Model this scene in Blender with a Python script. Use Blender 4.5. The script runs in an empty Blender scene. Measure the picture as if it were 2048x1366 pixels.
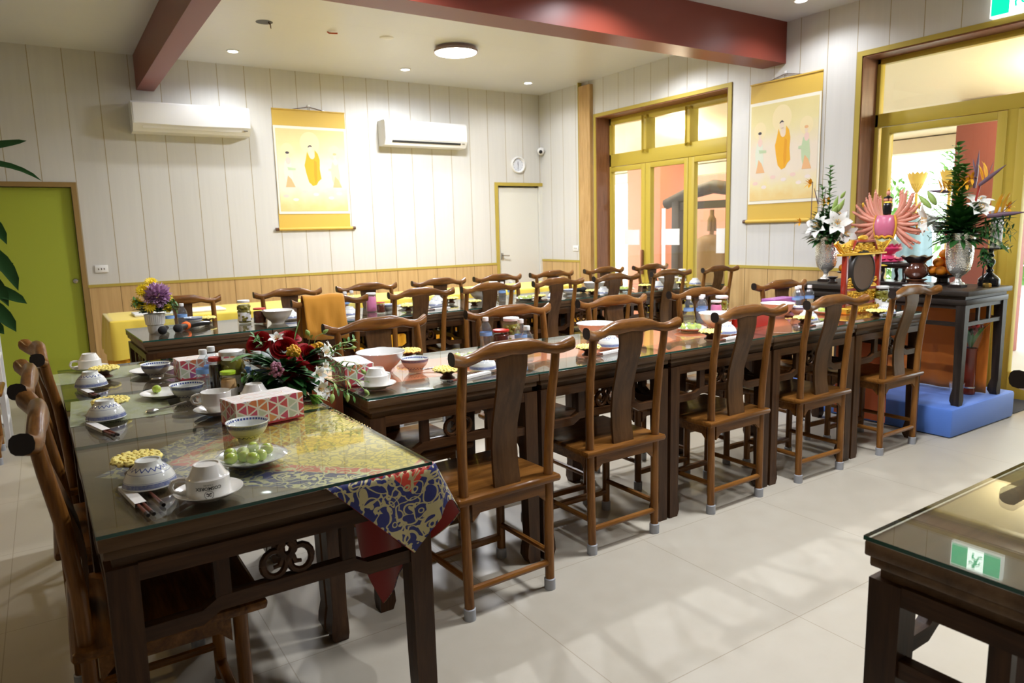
# dining hall with three rows of glass topped tables, altar and glazed doors
SKY = 4.6; P_DL = 36; P_DL2 = 80; P_LAMP = 115; P_FILL_DISK = 85; P_VER = 45; P_SUN = 2.5; EXPO = .18
DL_AND_FILL = [(3.67, 3.93, 80), (1.80, 3.93, 145), (5.5, .9, 45), (3.67, .9, 45), (5.4, 5.6, 60), (1.8, 5.6, 75), (1.2, 1.25, 85)]  # guessed downlights out of view; the last is added to brighten the near dishes
WARM_FILL = [(-1.9, 4.6, 62), (-1.6, .4, 6)]  # added warm fill, tints the dim side by the green door
FILL_DISKS = [(2.9, 1.8)]  # unseen ceiling disk, added to light the near table
CAM_F = 1420.173
CAM_R = [[0.8356539, -0.5486291, -0.0262418], [-0.105947, -0.114127, -0.9878007], [0.5389413, 0.8282398, -0.1534963]]
import bpy, math, random
from math import sin, cos, pi, radians, atan2, sqrt, hypot
from mathutils import Vector, Matrix, Euler

random.seed(7)
SC = bpy.context.scene
COL = SC.collection
TZ = 0.825          # top of the glass on the dining tables

# ------------------------------------------------------------------ helpers
class MB:
    """collects shapes; build() links them as ONE mesh object"""
    def __init__(self):
        self.v = []; self.f = []; self.m = []; self.uv = None
    def add(self, vs, fs, mi=0, M=None):
        b = len(self.v)
        if M is not None:
            vs = [M @ Vector(p) for p in vs]
        self.v += [tuple(p) for p in vs]
        self.f += [tuple(b + i for i in f) for f in fs]
        self.m += [mi] * len(fs)
        return self
    def box(self, c, s, mi=0, M=None, bev=0.0, taper=1.0):
        x, y, z = s[0] / 2, s[1] / 2, s[2] / 2
        if bev <= 0:
            vs = [(c[0] + a * x * (taper if d < 0 else 1), c[1] + b * y * (taper if d < 0 else 1), c[2] + d * z) for d in (-1, 1) for a, b in ((-1, -1), (1, -1), (1, 1), (-1, 1))]
            fs = [(3, 2, 1, 0), (4, 5, 6, 7), (0, 1, 5, 4), (1, 2, 6, 5), (2, 3, 7, 6), (3, 0, 4, 7)]
            return self.add(vs, fs, mi, M)
        b_ = min(bev, x * .9, y * .9, z * .9)
        # rounded box: two inset octagon rings per level
        def ring(e, zz, n=3):
            out = []
            for cx, cy, a0 in ((x - b_, y - b_, 0), (-x + b_, y - b_, pi / 2), (-x + b_, -y + b_, pi), (x - b_, -y + b_, 1.5 * pi)):
                for k in range(n):
                    a = a0 + (pi / 2) * k / (n - 1)
                    out.append((c[0] + cx + (b_ - e) * cos(a), c[1] + cy + (b_ - e) * sin(a), c[2] + zz))
            return out
        lv = [(b_ * 1.0, -z), (b_ * .3, -z + b_ * .3), (0, -z + b_), (0, z - b_), (b_ * .3, z - b_ * .3), (b_, z)]
        rings = [ring(e, zz) for e, zz in lv]
        n = len(rings[0]); vs = [p for r in rings for p in r]; fs = []
        for i in range(len(rings) - 1):
            for k in range(n):
                a = i * n + k; a2 = i * n + (k + 1) % n
                fs.append((a, a2, a2 + n, a + n))
        fs.append(tuple(reversed(range(n)))); fs.append(tuple(range((len(rings) - 1) * n, len(rings) * n)))
        return self.add(vs, fs, mi, M)
    def tube(self, pts, rad, seg=8, mi=0, M=None, cap=True, ell=1.0, up=None, capmi=None):
        pts = [Vector(p) for p in pts]
        n = len(pts)
        if not hasattr(rad, '__len__'):
            rad = [rad] * n
        T = []
        for i in range(n):
            t = pts[min(i + 1, n - 1)] - pts[max(i - 1, 0)]
            T.append(t.normalized() if t.length > 1e-9 else Vector((0, 0, 1)))
        u = Vector(up) if up else (Vector((0, 0, 1)) if abs(T[0].z) < .9 else Vector((1, 0, 0)))
        vs = []
        for i in range(n):
            u = (u - T[i] * u.dot(T[i]))
            if u.length < 1e-6:
                u = T[i].orthogonal()
            u.normalize(); w = T[i].cross(u)
            for k in range(seg):
                a = 2 * pi * k / seg
                vs.append(pts[i] + u * (cos(a) * rad[i]) + w * (sin(a) * rad[i] * ell))
        fs = []
        for i in range(n - 1):
            for k in range(seg):
                a = i * seg + k; b = i * seg + (k + 1) % seg
                fs.append((a, b, b + seg, a + seg))
        self.add(vs, fs, mi, M)
        if cap:
            b = len(self.v) - n * seg
            self.f += [tuple(b + k for k in reversed(range(seg))), tuple(b + (n - 1) * seg + k for k in range(seg))]
            self.m += [mi if capmi is None else capmi] * 2
        return self
    def lathe(self, prof, seg=24, mi=0, M=None, c=(0, 0, 0), mis=None):
        vs = []; fs = []; ms = []
        for r, z in prof:
            for k in range(seg):
                a = 2 * pi * k / seg
                vs.append((c[0] + r * cos(a), c[1] + r * sin(a), c[2] + z))
        for i in range(len(prof) - 1):
            for k in range(seg):
                a = i * seg + k; b = i * seg + (k + 1) % seg
                if prof[i][0] < 1e-6 and prof[i + 1][0] < 1e-6:
                    continue
                fs.append((a, b, b + seg, a + seg)); ms.append(mis[i] if mis else mi)
        b0 = len(self.v)
        self.add(vs, fs, mi, M)
        self.m[-len(fs):] = ms
        return self
    def grid(self, P, mi=0, M=None, close=False):
        """P[i][j] points"""
        ni, nj = len(P), len(P[0]); vs = [p for r in P for p in r]; fs = []
        for i in range(ni - 1):
            for j in range(nj - (0 if close else 1)):
                a = i * nj + j; b = i * nj + (j + 1) % nj
                fs.append((a, b, b + nj, a + nj))
        return self.add(vs, fs, mi, M)
    def prism(self, poly, t0, t1, axis='y', mi=0, M=None):
        n = len(poly)
        def P(p, t):
            return (p[0], t, p[1]) if axis == 'y' else ((t, p[0], p[1]) if axis == 'x' else (p[0], p[1], t))
        vs = [P(p, t0) for p in poly] + [P(p, t1) for p in poly]
        fs = [tuple(range(n)), tuple(reversed(range(n, 2 * n)))] + [(i, (i + 1) % n, n + (i + 1) % n, n + i) for i in range(n)]
        return self.add(vs, fs, mi, M)
    def sphere(self, c, r, seg=12, rings=8, mi=0, M=None):
        rr = r if hasattr(r, '__len__') else (r, r, r)
        vs = [(c[0], c[1], c[2] + rr[2])]; fs = []
        for i in range(1, rings):
            t = pi * i / rings
            for k in range(seg):
                a = 2 * pi * k / seg
                vs.append((c[0] + rr[0] * sin(t) * cos(a), c[1] + rr[1] * sin(t) * sin(a), c[2] + rr[2] * cos(t)))
        vs.append((c[0], c[1], c[2] - rr[2]))
        for k in range(seg):
            fs.append((0, 1 + k, 1 + (k + 1) % seg))
        for i in range(rings - 2):
            for k in range(seg):
                a = 1 + i * seg + k; b = 1 + i * seg + (k + 1) % seg
                fs.append((a, a + seg, b + seg, b))
        e = len(vs) - 1; s = 1 + (rings - 2) * seg
        for k in range(seg):
            fs.append((e, s + (k + 1) % seg, s + k))
        return self.add(vs, fs, mi, M)
    def leaf(self, base, d, L, w, up=(0, 0, 1), bend=0.3, n=6, mi=0, cup=.25):
        """a bent pointed blade with a folded midrib"""
        base = Vector(base); d = Vector(d).normalized(); up = Vector(up)
        s = d.cross(up)
        if s.length < 1e-4:
            s = d.orthogonal()
        s.normalize(); nrm = s.cross(d).normalized()
        rows = []
        for i in range(n + 1):
            t = i / n
            c = base + d * (L * t) - nrm * (bend * L * t * t)
            hw = w * .5 * (sin(pi * min(1, t * .92 + .06)) ** .75) * (1 if t < 1 else .02)
            rows.append([c - s * hw + nrm * (cup * hw), c, c + s * hw + nrm * (cup * hw)])
        return self.grid(rows, mi)
    def build(self, name, mats, parent=None, smooth=40, M=None):
        me = bpy.data.meshes.new(name)
        me.from_pydata(self.v, [], self.f)
        if not isinstance(mats, (list, tuple)):
            mats = [mats]
        for m in mats:
            me.materials.append(m)
        if len(mats) > 1:
            me.polygons.foreach_set('material_index', self.m)
        if smooth:
            me.polygons.foreach_set('use_smooth', [True] * len(self.f))
            me.set_sharp_from_angle(angle=radians(smooth))
        me.update()
        o = bpy.data.objects.new(name, me)
        COL.objects.link(o)
        if parent is not None:
            o.parent = parent
        if M is not None:
            o.matrix_local = M
        return o

def empty(name, loc=(0, 0, 0), rz=0.0):
    o = bpy.data.objects.new(name, None)
    o.empty_display_size = .1
    COL.objects.link(o); o.location = loc; o.rotation_euler = (0, 0, rz)
    return o

def tag(o, label, cat, group=None, kind=None):
    o['label'] = label; o['category'] = cat
    if group: o['group'] = group
    if kind: o['kind'] = kind
    return o

def struct(o, label=None, cat=None):
    o['kind'] = 'structure'
    if label: o['label'] = label
    if cat: o['category'] = cat
    return o

KIDS = {}
def dup(root):
    r = root.copy(); COL.objects.link(r)
    for k in ('label', 'category', 'group'):
        if k in r: del r[k]
    def rec(src, dst):
        for ch in list(src.children):
            c = ch.copy(); COL.objects.link(c); c.parent = dst
            rec(ch, c)
    rec(root, r)
    return r

USED = set()
def place(proto, x, y, z, rz, label, cat, group=None, flip=False):
    """first use moves the prototype itself, later uses copy it"""
    if proto.name not in USED:
        USED.add(proto.name); o = proto
    else:
        o = dup(proto)
    o.location = (x, y, z)
    o.rotation_euler = (pi if flip else 0, 0, rz)
    for k in ('group',):
        if k in o: del o[k]
    tag(o, label, cat, group)
    return o

# ------------------------------------------------------------------ materials
def nt(name):
    m = bpy.data.materials.new(name); m.use_nodes = True
    t = m.node_tree; b = t.nodes['Principled BSDF']
    return m, t, b

def mat(name, col, rough=.5, metal=0., coat=0., sss=0., emit=None, es=0., spec=.5, trans=0., ior=1.45, sheen=0.):
    m, t, b = nt(name)
    b.inputs['Base Color'].default_value = (*col, 1); b.inputs['Roughness'].default_value = rough
    b.inputs['Metallic'].default_value = metal; b.inputs['Coat Weight'].default_value = coat
    b.inputs['Coat Roughness'].default_value = .1
    b.inputs['Specular IOR Level'].default_value = spec
    b.inputs['IOR'].default_value = ior
    b.inputs['Transmission Weight'].default_value = trans
    b.inputs['Sheen Weight'].default_value = sheen
    if sss:
        b.inputs['Subsurface Weight'].default_value = sss; b.inputs['Subsurface Scale'].default_value = .01
    if emit:
        b.inputs['Emission Color'].default_value = (*emit, 1); b.inputs['Emission Strength'].default_value = es
    return m

def N(t, typ, **kw):
    n = t.nodes.new(typ)
    for k, v in kw.items():
        setattr(n, k, v)
    return n

def math_(t, op, a, b=None, c=None):
    n = t.nodes.new('ShaderNodeMath'); n.operation = op
    for i, x in enumerate((a, b, c)):
        if x is None: continue
        if isinstance(x, (int, float)): n.inputs[i].default_value = x
        else: t.links.new(x, n.inputs[i])
    return n.outputs[0]

def ramp(t, fac, stops, interp='LINEAR'):
    r = t.nodes.new('ShaderNodeValToRGB'); r.color_ramp.interpolation = interp
    e = r.color_ramp.elements
    while len(e) < len(stops): e.new(.5)
    for i, (p, c) in enumerate(stops):
        e[i].position = p; e[i].color = (*c, 1)
    t.links.new(fac, r.inputs[0])
    return r.outputs[0]

def mixc(t, fac, a, b, mode='MIX'):
    n = t.nodes.new('ShaderNodeMix'); n.data_type = 'RGBA'; n.blend_type = mode
    for i, x in ((0, fac), (6, a), (7, b)):
        if isinstance(x, (int, float)): n.inputs[i].default_value = x
        elif isinstance(x, tuple): n.inputs[i].default_value = (*x, 1) if len(x) == 3 else x
        else: t.links.new(x, n.inputs[i])
    return n.outputs[2]

def objco(t, scale=(1, 1, 1), rot=(0, 0, 0), src='Object'):
    tc = t.nodes.new('ShaderNodeTexCoord'); mp = t.nodes.new('ShaderNodeMapping')
    mp.inputs['Scale'].default_value = scale; mp.inputs['Rotation'].default_value = rot
    t.links.new(tc.outputs[src], mp.inputs[0])
    return mp.outputs[0]

def noise(t, vec, scale=5, detail=3, rough=.5, dist=0.):
    n = t.nodes.new('ShaderNodeTexNoise')
    n.inputs['Scale'].default_value = scale; n.inputs['Detail'].default_value = detail
    n.inputs['Roughness'].default_value = rough; n.inputs['Distortion'].default_value = dist
    t.links.new(vec, n.inputs['Vector'])
    return n

def bump(t, b, h, s=.2, d=.01):
    n = t.nodes.new('ShaderNodeBump'); n.inputs['Strength'].default_value = s; n.inputs['Distance'].default_value = d
    t.links.new(h, n.inputs['Height']); t.links.new(n.outputs[0], b.inputs['Normal'])

def wood(name, dark, mid, light, axis='z', rough=.30, coat=.13, sc=1.0, vary=.25):
    m, t, b = nt(name)
    s = {'x': (2.2, 26, 26), 'y': (26, 2.2, 26), 'z': (26, 26, 2.2)}[axis]
    v = objco(t, tuple(k * sc for k in s))
    oi = N(t, 'ShaderNodeObjectInfo')
    add = N(t, 'ShaderNodeVectorMath', operation='ADD')
    sc3 = N(t, 'ShaderNodeVectorMath', operation='SCALE'); sc3.inputs['Scale'].default_value = 0
    t.links.new(v, add.inputs[0])
    n1 = noise(t, v, 1.0, 4, .6, .6)
    n2 = noise(t, v, 4.5, 2, .7, .2)
    f = math_(t, 'ADD', math_(t, 'MULTIPLY', n1.outputs[0], .75), math_(t, 'MULTIPLY', n2.outputs[0], .25))
    c = ramp(t, f, [(.30, dark), (.48, mid), (.68, light)])
    k = math_(t, 'ADD', math_(t, 'MULTIPLY', oi.outputs['Random'], vary), 1 - vary / 2)
    hs = N(t, 'ShaderNodeHueSaturation'); t.links.new(k, hs.inputs['Value']); t.links.new(c, hs.inputs['Color'])
    t.links.new(hs.outputs[0], b.inputs['Base Color'])
    b.inputs['Roughness'].default_value = rough; b.inputs['Coat Weight'].default_value = coat; b.inputs['Coat Roughness'].default_value = .06; b.inputs['Specular IOR Level'].default_value = .2
    bump(t, b, n2.outputs[0], .08, .004)
    return m

def pane(name, tint=(.93, .97, .95), f0=.04, rough=0.0, refl=(1, 1, 1), haze=0.0, hazecol=(.9, .9, .9)):
    """thin glass: a mirror that grows towards grazing angles (the same from both sides) over a tinted see-through sheet"""
    m = bpy.data.materials.new(name); m.use_nodes = True; t = m.node_tree
    for n in list(t.nodes): t.nodes.remove(n)
    out = N(t, 'ShaderNodeOutputMaterial'); mx = N(t, 'ShaderNodeMixShader'); lw = N(t, 'ShaderNodeLayerWeight')
    lw.inputs[0].default_value = .5
    k = math_(t, 'ADD', math_(t, 'MULTIPLY', math_(t, 'POWER', lw.outputs['Facing'], 5.0), 1 - f0), f0)
    tr = N(t, 'ShaderNodeBsdfTransparent'); tr.inputs[0].default_value = (*tint, 1)
    gl = N(t, 'ShaderNodeBsdfGlossy'); gl.inputs['Roughness'].default_value = rough; gl.inputs['Color'].default_value = (*refl, 1)
    t.links.new(k, mx.inputs[0])
    src = tr.outputs[0]
    if haze > 0:
        df = N(t, 'ShaderNodeBsdfDiffuse'); df.inputs[0].default_value = (*hazecol, 1)
        m2 = N(t, 'ShaderNodeMixShader'); m2.inputs[0].default_value = haze
        t.links.new(tr.outputs[0], m2.inputs[1]); t.links.new(df.outputs[0], m2.inputs[2]); src = m2.outputs[0]
    t.links.new(src, mx.inputs[1]); t.links.new(gl.outputs[0], mx.inputs[2]); t.links.new(mx.outputs[0], out.inputs[0])
    return m

M = {}
CH_D, CH_M, CH_L = (.062, .022, .004), (.16, .062, .0115), (.28, .12, .028)
TB_D, TB_M, TB_L = (.018, .0070, .0025), (.044, .0175, .0060), (.082, .036, .0125)
for ax in 'xyz':
    M['chair_' + ax] = wood('chair wood along ' + ax, CH_D, CH_M, CH_L, ax)
    M['table_' + ax] = wood('table wood along ' + ax, TB_D, TB_M, TB_L, ax, rough=.35)
M['tabletop'] = wood('table top wood', (.06, .033, .016), (.11, .062, .031), (.16, .095, .05), 'x', rough=.4, coat=.1, sc=.6)
M['endgrain'] = mat('dark end grain', (.012, .006, .004), .5)
M['altar'] = wood('altar black wood', (.010, .0075, .006), (.022, .016, .012), (.038, .028, .022), 'y', rough=.45, coat=.05)
M['altar_z'] = wood('altar black wood up', (.010, .0075, .006), (.022, .016, .012), (.038, .028, .022), 'z', rough=.45, coat=.05)
M['footcap'] = mat('grey rubber foot cap', (.32, .33, .35), .6)
M['glass_top'] = pane('table glass', (.93, .965, .945), .035)
M['glass_edge'] = mat('table glass green edge', (.012, .075, .06), .08, spec=.8)
M['window_glass'] = pane('door glass', (.97, .985, .975), .03)
M['porcelain'] = mat('white porcelain', (.80, .80, .77), .12, coat=.5)
M['cupwhite'] = mat('cream white glazed cup', (.80, .78, .73), .15, coat=.5)
M['black'] = mat('black print', (.01, .01, .012), .4)
M['blackgloss'] = mat('black gloss', (.012, .012, .013), .15)
M['white'] = mat('white plastic', (.82, .82, .80), .35)
M['whitepaper'] = mat('white paper', (.84, .83, .80), .8)
M['olive'] = mat('olive gold painted metal', (.52, .39, .055), .42, spec=.3)
M['olive2'] = mat('olive gold trim strip', (.46, .35, .065), .5, spec=.3)
M['reveal'] = wood('brown door reveal', (.16, .065, .03), (.22, .095, .045), (.27, .12, .06), 'z', rough=.4)
M['redpaint'] = mat('dark red beam paint', (.20, .038, .022), .38)
M['green_door'] = mat('lime green door', (.36, .42, .035), .55)
M['whitedoor'] = mat('off white door', (.74, .73, .66), .5)
M['chrome'] = mat('brushed steel', (.6, .6, .6), .25, 1.0)
M['brass'] = mat('polished brass', (.75, .52, .16), .25, 1.0)
M['gold'] = mat('carved gold leaf', (.88, .52, .06), .32, .75)
M['lacquer'] = mat('red lacquer', (.28, .025, .012), .18, coat=.5)
M['bronze'] = mat('dull bronze', (.115, .066, .036), .55, spec=.3)
M['darkstand'] = mat('dark carved wood', (.018, .011, .009), .3, coat=.3)
M['brownpot'] = mat('brown glazed pot', (.09, .025, .012), .18, coat=.6)
M['orangefruit'] = mat('orange peel', (.85, .27, .012), .45)
M['orangefruit'].node_tree.nodes['Principled BSDF'].inputs['Subsurface Weight'].default_value = .1
M['grape'] = mat('green grape skin', (.42, .55, .07), .18, sss=.3, coat=.3)
M['film'] = pane('cling film', (.97, .98, .97), .05, .04, haze=.04, hazecol=(.95, .95, .95))
M['wood_stand'] = mat('brown turned wood', (.095, .035, .015), .3, coat=.3)
M['chopstick'] = mat('reddish brown chopstick', (.15, .035, .018), .3, coat=.3)
M['sleeve'] = mat('white paper sleeve', (.83, .81, .76), .7)
M['clearplastic'] = pane('clear bottle plastic', (.90, .95, .985), .05, .02, haze=.05, hazecol=(.7, .8, .9))
M['bluelabel'] = mat('blue bottle label', (.24, .42, .76), .35)
M['jarglass'] = pane('jar glass', (.95, .97, .95), .05, .01)
M['olives'] = mat('olive green pickles', (.20, .17, .02), .2, coat=.4)
M['chili'] = mat('dark red chilli sauce', (.09, .012, .006), .2, coat=.4)
M['soy'] = mat('dark brown sauce', (.03, .012, .006), .15, coat=.5)
M['pinkpaste'] = mat('pink preserve', (.75, .22, .42), .4)
M['peach'] = mat('tan seasoning powder', (.62, .36, .15), .6)
M['limecap'] = mat('lime green cap', (.48, .72, .03), .35)
M['redcap'] = mat('red cap', (.5, .03, .02), .35)
M['yellowcloth'] = mat('yellow table cloth', (.80, .60, .07), .8, sheen=.3)
M['orangeskirt'] = mat('orange yellow satin table skirt', (.86, .42, .015), .45, sheen=.2)
M['orangerobe'] = mat('orange brown folded robe', (.52, .22, .012), .85, sheen=.3)
M['redrunner'] = mat('orange red runner cloth', (.78, .17, .05), .7, sheen=.3)
M['redlining'] = mat('deep red cloth', (.42, .018, .012), .7, sheen=.3)
M['orangecloth'] = mat('orange altar cloth', (.74, .20, .010), .65, sheen=.3)
M['bluecloth'] = mat('blue cover cloth', (.085, .20, .62), .75, sheen=.2)
M['rosered'] = mat('dark red rose petal', (.30, .0025, .006), .6, spec=.25)
M['leafdark'] = mat('dark green leaf', (.022, .09, .018), .4)
M['leafmid'] = mat('mid green leaf', (.085, .22, .045), .45)
M['leafpale'] = mat('pale green leaf', (.32, .46, .12), .45)
M['leaflime'] = mat('fresh green fern', (.16, .36, .035), .5)
M['petalwhite'] = mat('white petal', (.82, .82, .76), .5, sss=.1)
M['petalyellow'] = mat('yellow petal', (.83, .62, .015), .5)
M['petalgold'] = mat('golden orange petal', (.80, .42, .03), .5)
M['petalpurple'] = mat('lilac petal', (.56, .34, .54), .6)
M['petalmauve'] = mat('dusty mauve petal', (.36, .14, .20), .6)
M['bopgrey'] = mat('grey violet spathe', (.12, .07, .10), .4)
M['bopred'] = mat('red flower stem', (.38, .04, .03), .4)
M['silverglass'] = mat('mercury glass', (.86, .87, .82), .12, .75); _t = M['silverglass'].node_tree; _v = N(_t, 'ShaderNodeTexVoronoi'); _v.inputs['Scale'].default_value = 95; _t.links.new(objco(_t), _v.inputs['Vector']); bump(_t, _t.nodes['Principled BSDF'], _v.outputs['Distance'], .5, .004)
M['mag_white'] = mat('off white ceramic pot', (.76, .74, .68), .45)
M['pinkskin'] = mat('salmon pink paint', (.72, .30, .21), .35, coat=.2)
M['pinkrobe'] = mat('rose pink paint', (.62, .16, .26), .3, coat=.3)
M['pinklotus'] = mat('strong pink paint', (.68, .06, .17), .3, coat=.3)
M['sage'] = mat('sage green paint', (.42, .46, .30), .4)
M['scrollgold'] = mat('golden brocade mount', (.66, .44, .075), .6)
M['scrollcream'] = mat('cream silk border', (.86, .83, .70), .7)
M['plastic_purple'] = mat('purple printed carton', (.42, .14, .40), .4)
M['signgreen'] = mat('green exit sign', (.0, .35, .18), .4, emit=(.0, .50, .24), es=2.0)
M['signwhite'] = mat('white exit sign', (.8, .9, .85), .4, emit=(.85, 1, .92), es=3.5)
M['signframe'] = mat('white lit sign edge', (.85, .88, .86), .4, emit=(.9, 1, .96), es=1.2)
M['lamp'] = mat('lit lamp diffuser', (1, 1, 1), .5, emit=(1, .97, .92), es=14)
M['bulb'] = mat('lit downlight lens', (1, 1, 1), .5, emit=(1, .97, .92), es=25)
# ---- patterned materials
def m_doily():
    m, t, b = nt('yellow crocheted yarn')
    v = objco(t)
    vo = N(t, 'ShaderNodeTexVoronoi'); vo.inputs['Scale'].default_value = 210
    t.links.new(v, vo.inputs['Vector'])
    c = ramp(t, vo.outputs['Distance'], [(.0, (.92, .80, .27)), (.66, (.91, .77, .22)), (.95, (.66, .44, .08))])
    t.links.new(c, b.inputs['Base Color']); b.inputs['Roughness'].default_value = .8
    bump(t, b, vo.outputs['Distance'], -.7, .004)
    return m
M['doily'] = m_doily()

def m_bowl():
    """white rice bowl with a blue band under the rim and a zigzag above the foot"""
    m, t, b = nt('blue and white porcelain')
    tc = N(t, 'ShaderNodeTexCoord'); s = N(t, 'ShaderNodeSeparateXYZ'); t.links.new(tc.outputs['Object'], s.inputs[0])
    x, y, z = s.outputs
    ang = math_(t, 'DIVIDE', math_(t, 'ARCTAN2', y, x), 2 * pi)
    r = math_(t, 'SQRT', math_(t, 'ADD', math_(t, 'MULTIPLY', x, x), math_(t, 'MULTIPLY', y, y)))
    def band(v, a, c): return math_(t, 'MULTIPLY', math_(t, 'GREATER_THAN', v, a), math_(t, 'LESS_THAN', v, c))
    tri = math_(t, 'ABSOLUTE', math_(t, 'SUBTRACT', math_(t, 'FRACT', math_(t, 'MULTIPLY', ang, 18)), .5))   # 0..0.5
    zz = math_(t, 'ADD', math_(t, 'MULTIPLY', tri, .0135), .0128)
    zig = math_(t, 'LESS_THAN', math_(t, 'ABSOLUTE', math_(t, 'SUBTRACT', z, zz)), .0014)
    zig = math_(t, 'MULTIPLY', zig, band(z, .012, .024))
    vo = N(t, 'ShaderNodeTexNoise'); vo.inputs['Scale'].default_value = 220; t.links.new(tc.outputs['Object'], vo.inputs['Vector'])
    bd = math_(t, 'MULTIPLY', band(z, .045, .055), math_(t, 'ADD', .55, math_(t, 'MULTIPLY', vo.outputs[0], .5)))
    l1 = band(z, .0245, .0255); l2 = band(z, .0425, .0437)
    inner = N(t, 'ShaderNodeNewGeometry')
    tot = math_(t, 'MAXIMUM', math_(t, 'MAXIMUM', bd, zig), math_(t, 'MULTIPLY', math_(t, 'MAXIMUM', l1, l2), .7))
    tot = math_(t, 'MINIMUM', tot, 1)
    c = mixc(t, tot, (.74, .76, .72), (.055, .09, .30))
    t.links.new(c, b.inputs['Base Color']); b.inputs['Roughness'].default_value = .1; b.inputs['Coat Weight'].default_value = .5
    return m
M['bowl'] = m_bowl()

def m_bowl_in():
    m, t, b = nt('porcelain inside with blue rim scroll')
    tc = N(t, 'ShaderNodeTexCoord'); s = N(t, 'ShaderNodeSeparateXYZ'); t.links.new(tc.outputs['Object'], s.inputs[0])
    x, y, z = s.outputs
    ang = math_(t, 'DIVIDE', math_(t, 'ARCTAN2', y, x), 2 * pi)
    f = math_(t, 'ABSOLUTE', math_(t, 'SUBTRACT', math_(t, 'FRACT', math_(t, 'MULTIPLY', ang, 40)), .5))
    a = math_(t, 'MULTIPLY', math_(t, 'GREATER_THAN', z, .0485), math_(t, 'LESS_THAN', z, .0545))
    a = math_(t, 'MULTIPLY', a, math_(t, 'LESS_THAN', f, .36))
    c = mixc(t, a, (.74, .77, .74), (.06, .09, .28))
    t.links.new(c, b.inputs['Base Color']); b.inputs['Roughness'].default_value = .1; b.inputs['Coat Weight'].default_value = .5
    return m
M['bowl_in'] = m_bowl_in()

def m_tissue(name, seed, top=False):
    """carton printed with a lattice of coloured triangles"""
    m, t, b = nt(name)
    tc = N(t, 'ShaderNodeTexCoord'); s = N(t, 'ShaderNodeSeparateXYZ'); t.links.new(tc.outputs['Object'], s.inputs[0])
    x, y, z = s.outputs
    H = .0330; A = .0381
    if top:
        u0 = x; w = y
    else:
        u0 = math_(t, 'ADD', x, y); w = math_(t, 'ADD', z, .001)
    # columns of triangles: vertical lattice lines like the photo
    p = math_(t, 'DIVIDE', u0, H); q = math_(t, 'SUBTRACT', math_(t, 'DIVIDE', w, A), math_(t, 'MULTIPLY', p, .5))
    fp = math_(t, 'FRACT', p); fq = math_(t, 'FRACT', q); ip = math_(t, 'FLOOR', p); iq = math_(t, 'FLOOR', q)
    sm = math_(t, 'ADD', fp, fq); hi = math_(t, 'GREATER_THAN', sm, 1)
    d = math_(t, 'MINIMUM', math_(t, 'MINIMUM', math_(t, 'MINIMUM', fp, math_(t, 'SUBTRACT', 1, fp)), math_(t, 'MINIMUM', fq, math_(t, 'SUBTRACT', 1, fq))), math_(t, 'ABSOLUTE', math_(t, 'SUBTRACT', sm, 1)))
    cb = N(t, 'ShaderNodeCombineXYZ'); t.links.new(math_(t, 'ADD', ip, seed), cb.inputs[0]); t.links.new(iq, cb.inputs[1]); t.links.new(hi, cb.inputs[2])
    wn = N(t, 'ShaderNodeTexWhiteNoise'); wn.noise_dimensions = '3D'; t.links.new(cb.outputs[0], wn.inputs['Vector'])
    cols = [(0, (.56, .09, .10)), (.18, (.62, .20, .08)), (.34, (.50, .54, .38)), (.46, (.53, .08, .14)), (.62, (.66, .30, .10)), (.72, (.56, .14, .10)), (.82, (.30, .09, .24)), (.88, (.44, .52, .44)), (.96, (.09, .16, .36))]
    c = ramp(t, wn.outputs[0], cols, 'CONSTANT')
    base = (.74, .71, .62)
    if top:
        c = mixc(t, .80, c, (.80, .77, .72)); base = (.80, .77, .74)
    col = mixc(t, math_(t, 'LESS_THAN', d, .075), c, base)
    if not top:
        col = mixc(t, math_(t, 'LESS_THAN', z, .0075), col, (.46, .045, .06))
    t.links.new(col, b.inputs['Base Color']); b.inputs['Roughness'].default_value = .35
    return m
M['tissue'] = m_tissue('triangle print carton', 3)
M['tissue_top'] = m_tissue('triangle print carton lid', 11, True)

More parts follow.
